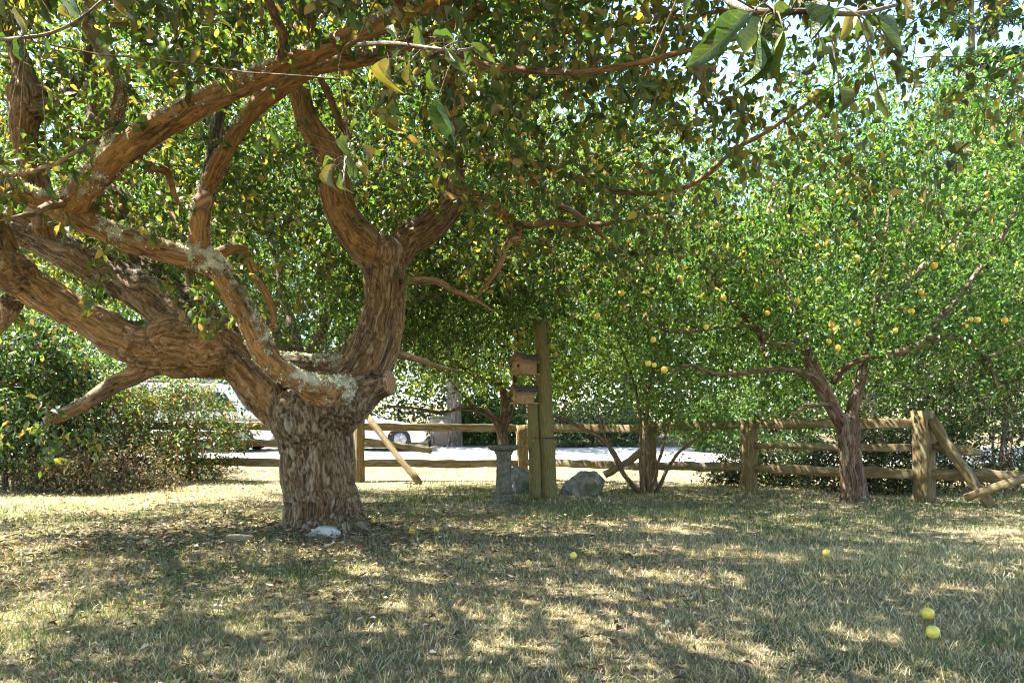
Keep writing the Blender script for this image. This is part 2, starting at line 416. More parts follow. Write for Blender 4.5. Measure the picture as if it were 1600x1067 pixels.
def driveway():
    xs = np.arange(-40, 40.1, 0.5); ys = np.arange(18.2, 23.3, 0.25)
    X, Y = np.meshgrid(xs, ys, indexing='ij'); Yw = Y + 0.25 * np.sin(X * 0.5) + 0.12 * np.sin(X * 1.7)
    v = np.stack([X, Yw, ground_h(X, Yw) + 0.03], -1).reshape(-1, 3); b = len(ys)
    i = np.arange(len(xs) - 1)[:, None] * b + np.arange(b - 1)[None]
    m = simple_mat('pale_gravel', (.38, .35, .31), (.62, .58, .52), 9, .95, .6, .03)
    link('gravel_driveway', mesh_np('gravel_driveway', v, None, np.stack([i, i + b, i + b + 1, i + 1], -1).reshape(-1, 4), smooth=True), m, kind='structure')
driveway()

def patch(x, y):
    """0 straw .. 1 green"""
    f = np.array([noise.noise(Vector((a * 0.55, b * 0.8, 3.3))) + 0.6 * noise.noise(Vector((a * 1.7, b * 2.2, 8.1))) for a, b in zip(x, y)])
    bias = -0.42 + 0.30 * (y > 8.2) - 0.9 * ((y > 10.3) & (x < -2.2)) - .6 * (y > 13.5) - 0.55 * np.exp(-((x - 1.8) ** 2 / 5 + (y - 4.6) ** 2 / 3.2))
    return 1 / (1 + np.exp(-(f + bias) * 6))
def grass():
    P_, H_, W_ = [], [], []
    for y0, y1, dens, hh, ww in ((2.2, 4.2, 5200, .06, .0036), (4.2, 6.5, 3000, .065, .005), (6.5, 9.5, 1500, .07, .008), (9.5, 13.5, 560, .075, .012), (13.5, 19.0, 200, .08, .018)):
        xm = y1 * 0.75 + 1.2; n = int((y1 - y0) * 2 * xm * dens); y = rng.uniform(y0, y1, n); x = rng.uniform(-xm, xm, n)
        k = (np.abs(x) < y * 0.75 + .9) & ((x + 2.02) ** 2 + (y - 7.4) ** 2 > 0.17) & (y < 17.9); x, y = x[k], y[k]
        P_.append(np.stack([x, y], 1)); H_.append(np.full(len(x), hh)); W_.append(np.full(len(x), ww))
    xy = np.concatenate(P_); h = np.concatenate(H_); w = np.concatenate(W_); n = len(xy)
    pa = patch(xy[:, 0], xy[:, 1]); grn = rng.random(n) < pa * 0.48 + 0.04
    h = h * rng.uniform(0.55, 1.35, n) * (1 + 0.35 * grn)
    base = np.column_stack([xy, ground_h(xy[:, 0], xy[:, 1]) - 0.004])
    az = rng.uniform(0, 2 * math.pi, n); lean = np.where(grn, rng.uniform(0.1, 0.9, n), rng.uniform(0.35, 1.45, n))
    d = np.stack([np.cos(az) * np.sin(lean), np.sin(az) * np.sin(lean), np.cos(lean)], 1)
    sa = rng.uniform(0, 2 * math.pi, n); sd = np.stack([np.cos(sa), np.sin(sa), np.zeros(n)], 1)
    mid = base + d * (h * 0.55)[:, None]; tip = base + d * h[:, None]; tip[:, 2] -= h * 0.25 * np.sin(lean); tip[:, 2] = np.maximum(tip[:, 2], base[:, 2] + 0.012)
    tip[:, :2] += rng.normal(0, 0.006, (n, 2))
    hw = sd * (w / 2)[:, None]
    v = np.stack([base - hw, base + hw, mid + hw * 0.8, mid - hw * 0.8, tip], 1).reshape(-1, 3)
    o = np.arange(n)[:, None] * 5
    cs = colors(n, (.36, .295, .190), .3, [(.48, .415, .295), (.21, .155, .095), (.27, .235, .13)], .55, .04)
    cg = colors(n, (.06, .11, .028), .3, [(.10, .15, .04), (.15, .16, .06)], .4, .1)
    pale = 1 + .28 / (1 + np.exp(-6 * (np.array([noise.noise(Vector((a * .5, b * .6, 1.7))) for a, b in xy]) + .35 * np.tanh(xy[:, 0] - .3) - .1 * (xy[:, 1] > 8))))
    c = np.where(grn[:, None], cg, cs * pale[:, None])
    far = xy[:, 1] > 6.5; of = o[far]; on = o[~far]
    me = mesh_np('lawn_grass', v, np.concatenate([on + np.array([3, 2, 4]), of + np.array([0, 1, 4])]), on + np.array([0, 1, 2, 3]), col=np.repeat(c, 5, 0))
    link('lawn_grass', me, M['grass'], kind='stuff', label='short half dry lawn grass with green tufts under the trees', category='grass')
grass()
def litter():
    n = 52000
    y = 2.3 + 11.5 * rng.random(n) ** 1.1; x = rng.uniform(-1, 1, n) * (y * 0.75 + 1.3)
    keep = rng.random(n) < np.clip(0.10 + 1.0 * np.exp(-((x + 3.1) ** 2 / 9 + (y - 6.9) ** 2 / 4.5)) + .25 * np.array([noise.noise(Vector((a * 1.3, b * 1.6, 4.4))) for a, b in zip(x, y)]) - 0.2 * (x > 1.5) * (y < 8), 0, 1)
    x, y = x[keep], y[keep]; n = len(x)
    pos = np.column_stack([x, y, ground_h(x, y) + rng.uniform(0.03, 0.07, n)])
    az = rng.uniform(0, 6.28, n); ax = unit(np.stack([np.cos(az), np.sin(az), rng.normal(0, .22, n)], 1))
    nr = np.array((0, 0, 1)) + rng.normal(0, .5, (n, 3)); nr = unit(nr - ax * (nr * ax).sum(1, keepdims=True)); sd = np.cross(nr, ax)
    ln = rng.uniform(.03, .07, n) * (1 + .3 * (y > 6)); wd = ln * rng.uniform(.16, .48, n)
    c = colors(n, (.17, .12, .072), .35, [(.27, .21, .14), (.09, .06, .036), (.16, .08, .042), (.32, .27, .20), (.12, .09, .058)], .7, .05)
    me = leaf_mesh('leaf_litter', T_LIT, pos, ax, nr, sd, ln, wd, c, rng.uniform(-.6, 1.3, n))
    link('leaf_litter', me, M['litter'], kind='stuff', label='curled dry brown leaves scattered over the lawn', category='leaf litter')
litter()

# ================================================================ OLD APPLE TREE
apple = thing('apple_tree', 'huge gnarled old apple tree with lichen covered limbs and thick forked trunk', 'tree', (-2.02, 7.4, 0.0))
A_LIMBS = [  # nodes, tone (orange), lichen
    ([(507, 850, 7.4, 190), (507, 832, 7.4, 166), (506, 808, 7.4, 140), (500, 760, 7.4, 124), (494, 700, 7.4, 126), (488, 655, 7.4, 150), (480, 625, 7.4, 135)], .22, -.5),
    ([(500, 690, 7.4, 80), (455, 650, 7.38, 92), (405, 595, 7.3, 82), (360, 555, 7.25, 84), (310, 545, 7.2, 96), (262, 545, 7.1, 98), (225, 545, 7.0, 78), (150, 508, 6.85, 66), (80, 466, 6.7, 62), (15, 430, 6.6, 62), (-70, 395, 6.5, 56), (-190, 330, 6.3, 46), (-320, 230, 6.1, 34)], .6, .06),
    ([(305, 535, 7.35, 80), (240, 470, 7.5, 68), (150, 418, 7.6, 64), (60, 372, 7.6, 60), (-20, 340, 7.6, 54), (-140, 270, 7.7, 44), (-260, 160, 7.8, 30)], .35, .1),
    ([(360, 530, 7.4, 60), (300, 478, 7.7, 56), (250, 440, 7.9, 46), (215, 400, 8.1, 38), (190, 340, 8.3, 30)], .2, .0),
    ([(545, 612, 7.15, 55), (500, 608, 6.95, 46), (460, 592, 6.8, 42), (420, 560, 6.65, 44), (398, 520, 6.5, 46), (372, 470, 6.4, 44), (350, 430, 6.3, 44), (330, 410, 6.25, 46), (280, 398, 6.15, 42), (200, 376, 6.0, 42), (130, 345, 5.9, 42), (60, 312, 5.8, 42), (0, 288, 5.7, 40), (-80, 250, 5.6, 36), (-180, 170, 5.4, 30)], .85, .42),
    ([(95, 345, 5.85, 40), (125, 305, 5.8, 52), (180, 245, 5.6, 50), (250, 196, 5.4, 44), (350, 145, 5.15, 42), (450, 100, 4.9, 38), (540, 60, 4.6, 38), (640, 18, 4.3, 36), (730, -30, 4.0, 32), (830, -110, 3.7, 28), (960, -260, 3.3, 24)], .95, .42),
    ([(312, 400, 6.25, 40), (312, 345, 6.15, 34), (322, 300, 6.1, 36), (350, 240, 6.0, 30), (388, 182, 5.9, 30), (430, 142, 5.8, 34), (500, 104, 5.6, 32), (580, 88, 5.4, 28), (660, 60, 5.2, 22), (760, 10, 4.9, 18)], .9, .34),
    ([(322, 296, 6.2, 24), (335, 230, 6.35, 27), (345, 170, 6.5, 24), (368, 90, 6.7, 22), (385, -20, 6.9, 18)], .1, .0),
    ([(160, 270, 5.65, 34), (172, 225, 5.6, 30), (178, 185, 5.55, 30), (190, 140, 5.5, 26), (165, 85, 5.45, 24), (135, 45, 5.4, 20), (140, -10, 5.3, 16)], .6, .55),
    ([(75, 360, 7.5, 46), (60, 290, 7.4, 46), (38, 220, 7.35, 42), (42, 160, 7.3, 52), (30, 90, 7.3, 34), (-10, 0, 7.4, 26)], .6, -.1),
    ([(46, 175, 7.3, 34), (95, 160, 7.3, 26), (130, 100, 7.4, 20), (150, 20, 7.6, 16)], .4, .1),
    ([(12, 432, 6.6, 60), (5, 395, 6.5, 56), (-10, 350, 6.4, 46), (-40, 290, 6.2, 36), (-90, 190, 6.0, 28)], .8, -.05),
    ([(500, 680, 7.4, 80), (525, 640, 7.4, 100), (562, 595, 7.4, 92), (588, 540, 7.42, 82), (600, 480, 7.45, 72), (602, 425, 7.45, 76), (598, 395, 7.45, 70)], .35, -.35),
    ([(605, 420, 7.45, 62), (565, 378, 7.35, 66), (533, 332, 7.25, 58), (517, 275, 7.15, 54), (505, 232, 7.1, 54), (480, 188, 7.0, 44), (466, 130, 6.9, 40), (470, 60, 6.8, 36), (500, -20, 6.6, 30), (540, -120, 6.4, 26)], .85, -.15),
    ([(600, 425, 7.5, 60), (636, 378, 7.6, 58), (678, 348, 7.65, 56), (706, 312, 7.7, 48), (706, 260, 7.7, 42), (712, 205, 7.7, 38), (700, 130, 7.7, 30), (690, 40, 7.7, 24), (700, -60, 7.6, 18)], .4, -.05),
    ([(705, 300, 7.7, 38), (745, 312, 7.6, 28), (780, 328, 7.5, 26), (803, 352, 7.45, 24), (806, 372, 7.4, 20)], .7, -.1),
    ([(705, 235, 7.7, 28), (760, 238, 7.5, 24), (815, 268, 7.3, 20), (860, 308, 7.1, 16)], .7, 0),
    ([(520, 640, 7.35, 90), (560, 615, 7.25, 64), (592, 603, 7.2, 44), (608, 598, 7.18, 42)], .15, -.4),
    ([(570, 580, 7.6, 40), (510, 568, 7.8, 34), (450, 562, 7.95, 30), (400, 552, 8.1, 24), (360, 520, 8.3, 18)], .1, .25),
    ([(250, 565, 7.05, 46), (215, 585, 7.0, 34), (180, 600, 6.9, 30), (140, 625, 6.75, 28), (105, 645, 6.65, 25), (75, 658, 6.55, 20)], .6, .1),
    ([(20, 470, 6.9, 40), (5, 500, 7.2, 26), (-20, 525, 7.5, 22), (-60, 545, 7.8, 18)], .3, 0),
    ([(490, 806, 7.35, 84), (452, 832, 7.22, 46), (415, 846, 7.1, 22), (385, 856, 7.0, 8)], .1, -.6),
    ([(520, 806, 7.35, 84), (562, 832, 7.25, 46), (596, 844, 7.15, 22), (630, 850, 7.1, 8)], .1, -.6),
    ([(500, 810, 7.3, 84), (488, 844, 6.95, 46), (478, 864, 6.7, 16), (470, 876, 6.5, 6)], .1, -.6),
    ([(520, 810, 7.3, 84), (540, 846, 6.95, 40), (556, 866, 6.7, 14)], .1, -.6),
    ([(335, 400, 6.4, 24), (378, 388, 6.7, 18), (400, 432, 6.9, 18), (424, 478, 7.0, 18), (428, 508, 7.0, 15)], .7, -.1),
    ([(230, 260, 5.6, 26), (262, 268, 5.8, 18), (270, 300, 6.0, 14), (285, 330, 6.3, 10)], .7, .0),
]
limbsA = [limb([(a, b, y, w * .89) for a, b, y, w in n], 0.14) for n, t, l in A_LIMBS]
burls = [(P(275, 540, 7.1), .33), (P(330, 545, 7.1), .30), (P(480, 655, 7.2), .36), (P(530, 630, 7.15), .30), (P(42, 150, 7.3), .19), (P(18, 425, 6.5), .22), (P(600, 405, 7.4), .24), (P(330, 410, 6.25), .13), (P(120, 315, 5.85), .15)]
me = remeshed(limbsA, 0.0215, 20, burls)
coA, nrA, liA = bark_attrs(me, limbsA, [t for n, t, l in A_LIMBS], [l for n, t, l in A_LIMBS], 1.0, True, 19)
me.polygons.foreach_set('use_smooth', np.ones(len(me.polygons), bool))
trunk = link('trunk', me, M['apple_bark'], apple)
# pale flaky lichen growing on the upper sides of the limbs
k = np.where((liA > 0.42) & (coA[:, 2] > 1.3))[0]; k = rng.choice(k, min(len(k), 20000), replace=False)
ax = unit(nrA[k] + rng.normal(0, .7, (len(k), 3))); nr = unit(np.cross(ax, rng.normal(0, 1, (len(k), 3)))); ln = rng.uniform(.006, .026, len(k))
link('lichen', leaf_mesh('lichen', T_FAR, coA[k], ax, nr, np.cross(nr, ax), ln, ln * rng.uniform(.4, 1.0, len(k)), colors(len(k), (.50, .49, .38), .3, [(.66, .65, .56), (.28, .27, .19)], .5, .05)), M['lichen'], apple, kind='stuff')
rng = np.random.default_rng(11)             # the rest no longer depends on the remeshed vertex count
# pruning cuts
m_cut, nt, b = new_mat('cut_wood')
wv = N(nt, 'ShaderNodeTexWave', Scale=9.0, Distortion=3.0, Detail=3.0); wv.wave_type = 'RINGS'; wv.rings_direction = 'X'
nt.links.new(coords(nt, 'Object'), wv.inputs['Vector'])
nt.links.new(ramp(nt, wv.outputs['Fac'], [(0.2, (.14, .08, .045)), (0.8, (.34, .21, .12))]), b.inputs['Base Color']); b.inputs['Roughness'].default_value = .85
def cut(c, d, r):
    p = np.array(c); d = unit(np.array(d, float)); mb = MB()
    mb.tube([p - d * .03, p, p + d * .008, p + d * .009], [r * .98, r, r * .93, r * .15], 18)
    o = mb.build('pruning_cut', m_cut, apple)
    return o
cut(P(610, 597, 7.13), (.95, -.25, .1), .125)
cut(P(317, 312, 6.0), (-.15, -.95, .0), .085)
cut(P(428, 512, 7.0), (.2, -.3, -.9), .045)
cut(P(72, 659, 6.52), (-.8, -.3, -.4), .048)
cut(P(806, 376, 7.4), (.1, -.3, -.95), .062)
# thinner branches, each its own part
A_BR = [
    [(560, 92, 5.4, 18), (640, 75, 5.0, 14), (720, 95, 4.6, 12), (850, 114, 4.2, 11), (960, 108, 3.8, 9), (1080, 78, 3.5, 8), (1180, 55, 3.3, 6)],
    [(712, 225, 7.7, 16), (850, 262, 7.3, 10), (980, 300, 6.9, 8), (1075, 292, 6.6, 7), (1150, 232, 6.4, 7), (1215, 195, 6.2, 6), (1320, 120, 6.0, 4)],
    [(690, 90, 7.7, 20), (800, 70, 7.2, 16), (930, 40, 6.6, 13), (1050, 30, 6.0, 10), (1180, 10, 5.5, 8)],
    [(545, 215, 7.1, 12), (515, 150, 6.6, 10), (490, 95, 6.0, 9), (480, 20, 5.4, 7)],
    [(628, 432, 7.45, 16), (680, 442, 7.6, 11), (740, 468, 7.8, 7), (775, 488, 7.9, 4)],
    [(615, 545, 7.5, 14), (660, 565, 7.8, 10), (720, 580, 8.2, 7)],
    [(806, 355, 7.4, 14), (850, 348, 7.2, 11), (940, 350, 7.0, 8), (1040, 330, 6.8, 6)],
    [(800, 370, 7.4, 12), (770, 430, 7.5, 9), (740, 470, 7.6, 6)],
    [(860, 308, 7.1, 12), (920, 350, 6.9, 9), (980, 400, 6.7, 6)],
    [(730, -30, 4.0, 22), (820, -40, 3.5, 17), (930, -60, 3.0, 14), (1040, -110, 2.4, 12), (1150, -170, 1.9, 10)],
    [(960, -260, 3.3, 24), (1150, -330, 2.8, 20), (1400, -420, 2.4, 16), (1750, -560, 2.2, 12)],
    [(830, -110, 3.7, 20), (780, -260, 3.0, 18), (700, -480, 2.3, 16), (560, -900, 1.8, 14)],
    [(450, 100, 4.9, 16), (430, 30, 4.3, 13), (380, -60, 3.6, 12), (280, -160, 3.0, 10)],
    [(140, -10, 5.3, 16), (120, -80, 4.6, 14), (60, -140, 3.8, 12), (-60, -200, 3.2, 10)],
    [(-180, 170, 5.4, 30), (-300, 60, 4.9, 24), (-420, -80, 4.4, 18)],
    [(-90, 190, 6.0, 28), (-160, 60, 5.6, 22), (-230, -80, 5.2, 16)],
    [(0, 275, 5.6, 9), (60, 265, 5.0, 7), (120, 235, 4.5, 6), (175, 200, 4.2, 5)],
    [(105, 310, 5.8, 14), (60, 330, 5.3, 10), (0, 345, 5.0, 7)],
    [(540, -120, 6.4, 26), (600, -260, 6.3, 20), (660, -420, 6.2, 14)],
    [(700, -60, 7.6, 18), (780, -200, 7.6, 14), (900, -320, 7.6, 10)],
    [(385, -20, 6.9, 18), (380, -160, 7.1, 14), (340, -300, 7.3, 10)],
    [(-10, 0, 7.4, 26), (-60, -140, 7.6, 20), (-120, -300, 7.8, 14)],
    [(190, 340, 8.3, 30), (150, 230, 8.7, 22), (140, 100, 9.1, 16), (160, -40, 9.5, 12)],
    [(360, 520, 8.3, 18), (300, 440, 8.9, 15), (270, 330, 9.6, 12), (255, 200, 10.2, 9)],
    [(640, 20, 4.3, 22), (600, -60, 3.8, 18), (560, -160, 3.2, 14), (480, -330, 2.6, 12)],
]
def branch_parts(defs, parent, mat, tone=.6, lich=.15, step=0.08, sides=9):
    out = []
    for nodes in defs:
        nodes = [n if i < len(nodes) - 1 else (n[0], n[1], n[2], n[3] * .4) for i, n in enumerate(nodes)]
        p, r = limb(nodes, step); wob = rng.normal(0, 1, p.shape); wob = (wob + np.roll(wob, 1, 0) + np.roll(wob, -1, 0)) / 3
        wob[0] = wob[-1] = 0; p = p + wob * (r * 0.45)[:, None]; r = r * rng.uniform(.88, 1.15, len(r))
        v, q, t = tube(p, r, sides); me = mesh_np('branch', v, t, q, smooth=True)
        bark_attrs(me, [(p, r)], [tone], [lich + rng.normal(0, .1)], 1, False)
        link('branch', me, mat, parent); out.append((p, r))
    return out
brA = branch_parts(A_BR, apple, M['apple_bark'])

# twigs and leaves of the apple crown
def apple_targets(n):
    out = []
    while len(out) < n:
        q = np.array((rng.uniform(-9.4, 5.2), rng.uniform(-1.5, 11.6), rng.uniform(2.2, 7.3)))
        e = ((q[0] + 2.1) / 7.4) ** 4 + ((q[1] - 4.9) / 6.6) ** 4 + ((q[2] - 2.6) / 4.6) ** 2
        if e > 1: continue
        zb = 2.75
        if q[1] < 3.2: zb = max(zb, 1.1 + 0.70 * q[1] + 0.2, 2.9)
        if q[0] < -0.6 and q[1] > 3: zb = 1.1 + 0.60 * q[1] if q[1] < 7.4 else 3.3
        if q[0] > -0.4 and q[1] > 4.5: zb = 2.7 + 0.1 * abs(q[0] - 2.5)
        if q[2] < zb: continue
        out.append(q)
    return np.array(out)
gA = Grow(limbsA[4:] + brA)
gA.to(np.array([P(1080, -60, 1.25), P(560, 70, 1.9), P(-20, 64, 2.2), P(545, 225, 2.6)]), .1, .05, .12, .004, .003)
gA.to(apple_targets(2600), .14, .06, .12, .007, .003)
sk = np.concatenate([p for p, r in limbsA[2:]]); sk = sk[(sk[:, 2] > 1.9) & (sk[:, 1] < 9)]
gA.to(sk[rng.integers(0, len(sk), 260)] + rng.normal(0, .22, (260, 3)) + np.array((0, -.1, .28)) * rng.uniform(.3, 1.6, (260, 1)), .08, .02, .15, .006, .0028, 1.2)
gA.to(np.array([P(70, 662, 6.5)] * 7) + rng.normal(0, .09, (7, 3)), .05, 0, .1, .004, .002)
# small fruiting twigs hanging in front of the limbs
tips = np.array([q[0][-1] for q in gA.paths])
gA.to(tips[rng.integers(0, len(tips), 3000)] + rng.normal(0, .18, (3000, 3)) + np.array((0, 0, -.06)), .08, .0, .1, .004, .002, .8)
HERO = [  # twigs close above the lens: list of nodes, then leaves (base px, tip px)
    ([(1080, -60, 1.25), (1130, -5, 1.12), (1185, 18, 1.02), (1262, 18, 1.0), (1340, 22, 1.02), (1400, 8, 1.08)], [
        (1176, 18, 1056, 112), (1190, 28, 1146, 96), (1205, 40, 1150, 82), (1186, 56, 1158, 152), (1224, 48, 1202, 140), (1256, 6, 1277, 72), (1292, 12, 1298, 56), (1336, 20, 1314, 62),
        (1364, 24, 1418, 82), (1350, 30, 1364, 76), (1280, 58, 1290, 98), (1372, 140, 1380, 184), (1312, 140, 1320, 178), (1406, -4, 1424, 30), (1084, -6, 1060, 30), (1340, 30, 1350, 72), (1240, 20, 1180, 60), (1210, 30, 1236, 62)]),
    ([(560, 70, 1.9), (610, 68, 1.65), (660, 74, 1.55), (715, 80, 1.5), (742, 74, 1.5)], [
        (652, 40, 664, 98), (678, 58, 716, 52), (722, 76, 742, 112), (608, 96, 612, 150), (640, 98, 640, 146), (672, 108, 690, 156), (684, 158, 706, 240), (735, 70, 776, 102), (700, 80, 722, 118), (620, 60, 600, 20)]),
    ([(-20, 64, 2.2), (30, 60, 1.95), (80, 52, 1.9), (125, 30, 1.9), (160, 0, 1.95)], [
        (28, 62, 30, 106), (24, 12, 40, 62), (6, -8, 2, 32), (126, 30, 96, 8), (130, 28, 118, 52), (70, 60, 78, 90), (100, 10, 110, 34), (76, 288, 92, 322), (0, 258, 22, 270), (26, 276, 40, 306)]),
    ([(545, 225, 2.6), (540, 250, 2.45), (538, 275, 2.4), (536, 290, 2.4)], [
        (540, 212, 546, 252), (532, 270, 538, 314), (522, 258, 512, 306), (560, 250, 576, 282), (566, 226, 586, 262), (545, 245, 556, 290), (524, 250, 500, 262), (548, 200, 570, 190), (408, 218, 412, 252), (430, 200, 434, 246)]),
]
def big_leaf_mesh(i, col):
    """curled apple leaf of unit length along +X"""
    g = np.random.default_rng(100 + i); ns, na = 11, 6; curl = g.uniform(.5, 2.0); cup = g.uniform(.3, 1.5); wave = g.uniform(.04, .11); bend = g.uniform(-.16, .16); ph = g.uniform(0, 6)
    wprof = [0.03, .125, .175, .205, .222, .228, .222, .20, .165, .10, .008]; v = []
    for s in range(ns):
        t = s / (ns - 1)
        for a in range(na + 1):
            e = (a / na - .5) * 2; wob = 1 + (0.08 * math.sin(s * 2.7 + a * 1.3 + ph))
            yy = e * wprof[s] * wob; zz = abs(e) ** 2.2 * cup * wprof[s] * 1.6; yy *= (1 - .3 * min(cup, 1.2) * abs(e) ** 2); zz = zz - curl * .24 * t * t + wave * math.sin(t * 9 + ph) * abs(e)
            ro = (curl - 1.2) * .7 * t; v.append((t * (1 - .1 * curl * t * t), yy * math.cos(ro) - zz * math.sin(ro) + bend * math.sin(t * 3), zz * math.cos(ro) + yy * math.sin(ro)))
    st = len(v); v += [(0, .008, 0), (0, -.008, 0), (-.24, -.006, .06), (-.24, .006, .06)]
    q = [(s * (na + 1) + a, (s + 1) * (na + 1) + a, (s + 1) * (na + 1) + a + 1, s * (na + 1) + a + 1) for s in range(ns - 1) for a in range(na)] + [(st, st + 1, st + 2, st + 3)]
    c = np.tile(np.array(col), (len(v), 1)) * g.uniform(.85, 1.15, (len(v), 1))
    me = mesh_np('leaf', np.array(v), None, q, col=c, smooth=True)
    set_v(me, 'leafuv', np.array([(s / (ns - 1), (a / na - .5) * 2, 0) for s in range(ns) for a in range(na + 1)] + [(0, 0, 0)] * 4)); return me
leafcols = [(.050, .092, .026), (.036, .074, .028), (.068, .105, .030), (.19, .17, .04), (.085, .078, .03)]
leafmeshes = [big_leaf_mesh(i, leafcols[i % 5]) for i in range(20)]
for m_ in leafmeshes: m_.materials.append(M['big_leaf'])
def put_leaf(base, ax, nr, L, idx, ws=1.0):
    sd = np.cross(nr, ax) * ws; o = link('leaf', leafmeshes[idx], None, apple)
    o.matrix_world = Matrix(((ax[0] * L, sd[0] * L, nr[0] * L, base[0]), (ax[1] * L, sd[1] * L, nr[1] * L, base[1]), (ax[2] * L, sd[2] * L, nr[2] * L, base[2]), (0, 0, 0, 1)))
    loc = Matrix.Translation(-Vector(apple.location)) @ o.matrix_world
    o.matrix_parent_inverse = Matrix(); o.matrix_basis = loc
nleaf = 0
CALM = [i for i in range(20) if i % 5 in (0, 1, 2) and np.random.default_rng(100 + i).uniform(.5, 2.0) < 1.3]
for nodes, lv in HERO:
    p, r = spline(np.array([P(*n) for n in nodes]), np.linspace(.006, .003, len(nodes)), .03)
    v, q, t = tube(p, r, 7); me = mesh_np('twig', v, t, q, smooth=True); bark_attrs(me, [(p, r)], [.3], [.45], 1, False)
    link('twig', me, M['apple_bark'], apple); gA.push(p, r)
    for (x0, y0, x1, y1) in lv:
        yd = nodes[len(nodes) // 2][2] + rng.uniform(-.08, .08); a = P(x0, y0, yd); b_ = P(x1, y1, yd + rng.uniform(-.03, .05))
        near = p[np.argmin(((p - a) ** 2).sum(1))]
        if np.linalg.norm(near - a) > 0.03:       # a stalk joins the leaf to its twig
            pp, rr = spline(np.array([near, (near + a) / 2 + np.array((0, 0, .012)), a]), np.array([.0016, .0013, .0011]), .03)
            v, q, t = tube(pp, rr, 5); mm = mesh_np('twig', v, t, q, smooth=True); bark_attrs(mm, [(pp, rr)], [.3], [.2], 1, False); link('twig', mm, M['apple_bark'], apple)
        d = b_ - a; L = np.linalg.norm(d) * .92; ax = d / np.linalg.norm(d); nr = unit(np.array((-.3, -.75, .5)) + rng.normal(0, .38, 3)); nr = unit(nr - ax * nr.dot(ax))
        put_leaf(a, ax, nr, L, int(rng.choice(CALM if L * F / a[1] > 60 else [0, 1, 2, 3, 4, 5, 6, 7, 9, 10, 11, 12, 13, 15, 16, 17, 18])), .74 if L * F / a[1] > 60 else .9); nleaf += 1
pos, dr = gA.leaf_sites(.026, .1, 0, .035)
ax, nr, sd = leaf_basis(len(pos), dr, .75, .55, .9)
ln = rng.uniform(.06, .11, len(pos)); wd = ln * rng.uniform(.45, .66, len(pos))
# nothing right in front of the lens
cand = np.concatenate([q[0] for q in gA.paths]); zf = CAMH + .67 * np.maximum(cand[:, 1], .5)
cand = cand[(cand[:, 2] > np.maximum(zf, 3.3)) & ~((cand[:, 0] < -3.5) & (cand[:, 1] > 11.0))]; 
cand = cand[(np.abs(cand[:, 0] + 2) < 8) & (cand[:, 1] > -1) & (cand[:, 1] < 11.5)]; hb = (cand[:, 0] * 1.2 + 40).astype(int) * 100 + (cand[:, 1] * 1.2 + 10).astype(int); uq, inv, cnt_ = np.unique(hb, return_inverse=True, return_counts=True)
wt = 1 / cnt_[inv] * np.minimum(cnt_[inv] / 12, 1); cc = cand[rng.choice(len(cand), 8200, p=wt / wt.sum())] + rng.normal(0, .28, (8200, 3)); cp = np.repeat(cc, 8, 0) + rng.normal(0, .10, (8200 * 8, 3))  # unseen leaf clumps added above the frame to deepen the lawn's shade
c2 = np.concatenate([q[0] for q in gA.paths]); c2 = c2[((c2[:, 2] > 3.3) & (c2[:, 1] > 7.6) & (c2[:, 1] < 11.2)) | ((c2[:, 2] > CAMH + .42 * c2[:, 1]) & (c2[:, 1] > 4.5) & (c2[:, 0] > -1.5))]
c2 = c2[rng.integers(0, len(c2), 3000)] + rng.normal(0, .26, (3000, 3)); cp = np.concatenate([cp, np.repeat(c2, 8, 0) + rng.normal(0, .10, (24000, 3))])
cax, cnr, csd = leaf_basis(len(cp), rng.normal(0, 1, cp.shape), .8, .4); cl = rng.uniform(.07, .11, len(cp))
pos = np.concatenate([pos, cp]); ax = np.concatenate([ax, cax]); nr = np.concatenate([nr, cnr]); sd = np.concatenate([sd, csd]); ln = np.concatenate([ln, cl]); wd = np.concatenate([wd, cl * .58])
far = (pos[:, 1] > 2.7) | (pos[:, 2] > CAMH + .66 * np.maximum(pos[:, 1], .4) + .15); 
far &= ~((pos[:, 0] > 1.5) & (pos[:, 1] > 3.2) & (pos[:, 2] < CAMH + .66 * pos[:, 1]) & (rng.random(len(pos)) < np.clip((pos[:, 0] - 1.5) * 1.2, 0, .72)))
sv_ = np.array(sdir)                       # gaps cut through the crown towards the sun, so it lights the nearest sprays
for hp, hr_ in ((P(1190, 50, 1.02), .42), (P(680, 80, 1.55), .3), (P(70, 60, 1.92), .35), (P(545, 250, 2.4), .25)):
    w_ = pos - hp; t_ = w_ @ sv_; dd = np.linalg.norm(w_ - t_[:, None] * sv_, axis=1); far &= ~((t_ > .05) & (dd < hr_ * (.55 + .45 * rng.random(len(pos)))))
pos, ax, nr, sd, ln, wd = [q[far] for q in (pos, ax, nr, sd, ln, wd)]
fx = 800 + pos[:, 0] / np.maximum(pos[:, 1], .1) * F; fy = HZ - (pos[:, 2] - CAMH) / np.maximum(pos[:, 1], .1) * F
size = np.where((pos[:, 1] > .3) & (fx > -20) & (fx < 1620) & (fy > -20), ln / np.maximum(pos[:, 1], .1), 0)
top = np.argsort(-size)[:300 - nleaf]; mask = np.ones(len(pos), bool); mask[top] = False
for i in top: put_leaf(pos[i], ax[i], nr[i], ln[i] * 1.05, int(rng.integers(0, 20)))
APPLE_ALT = [(.15, .16, .04), (.24, .20, .045), (.10, .13, .045), (.20, .14, .06)]
inview = (size > 0) & (pos[:, 1] < 7.6)
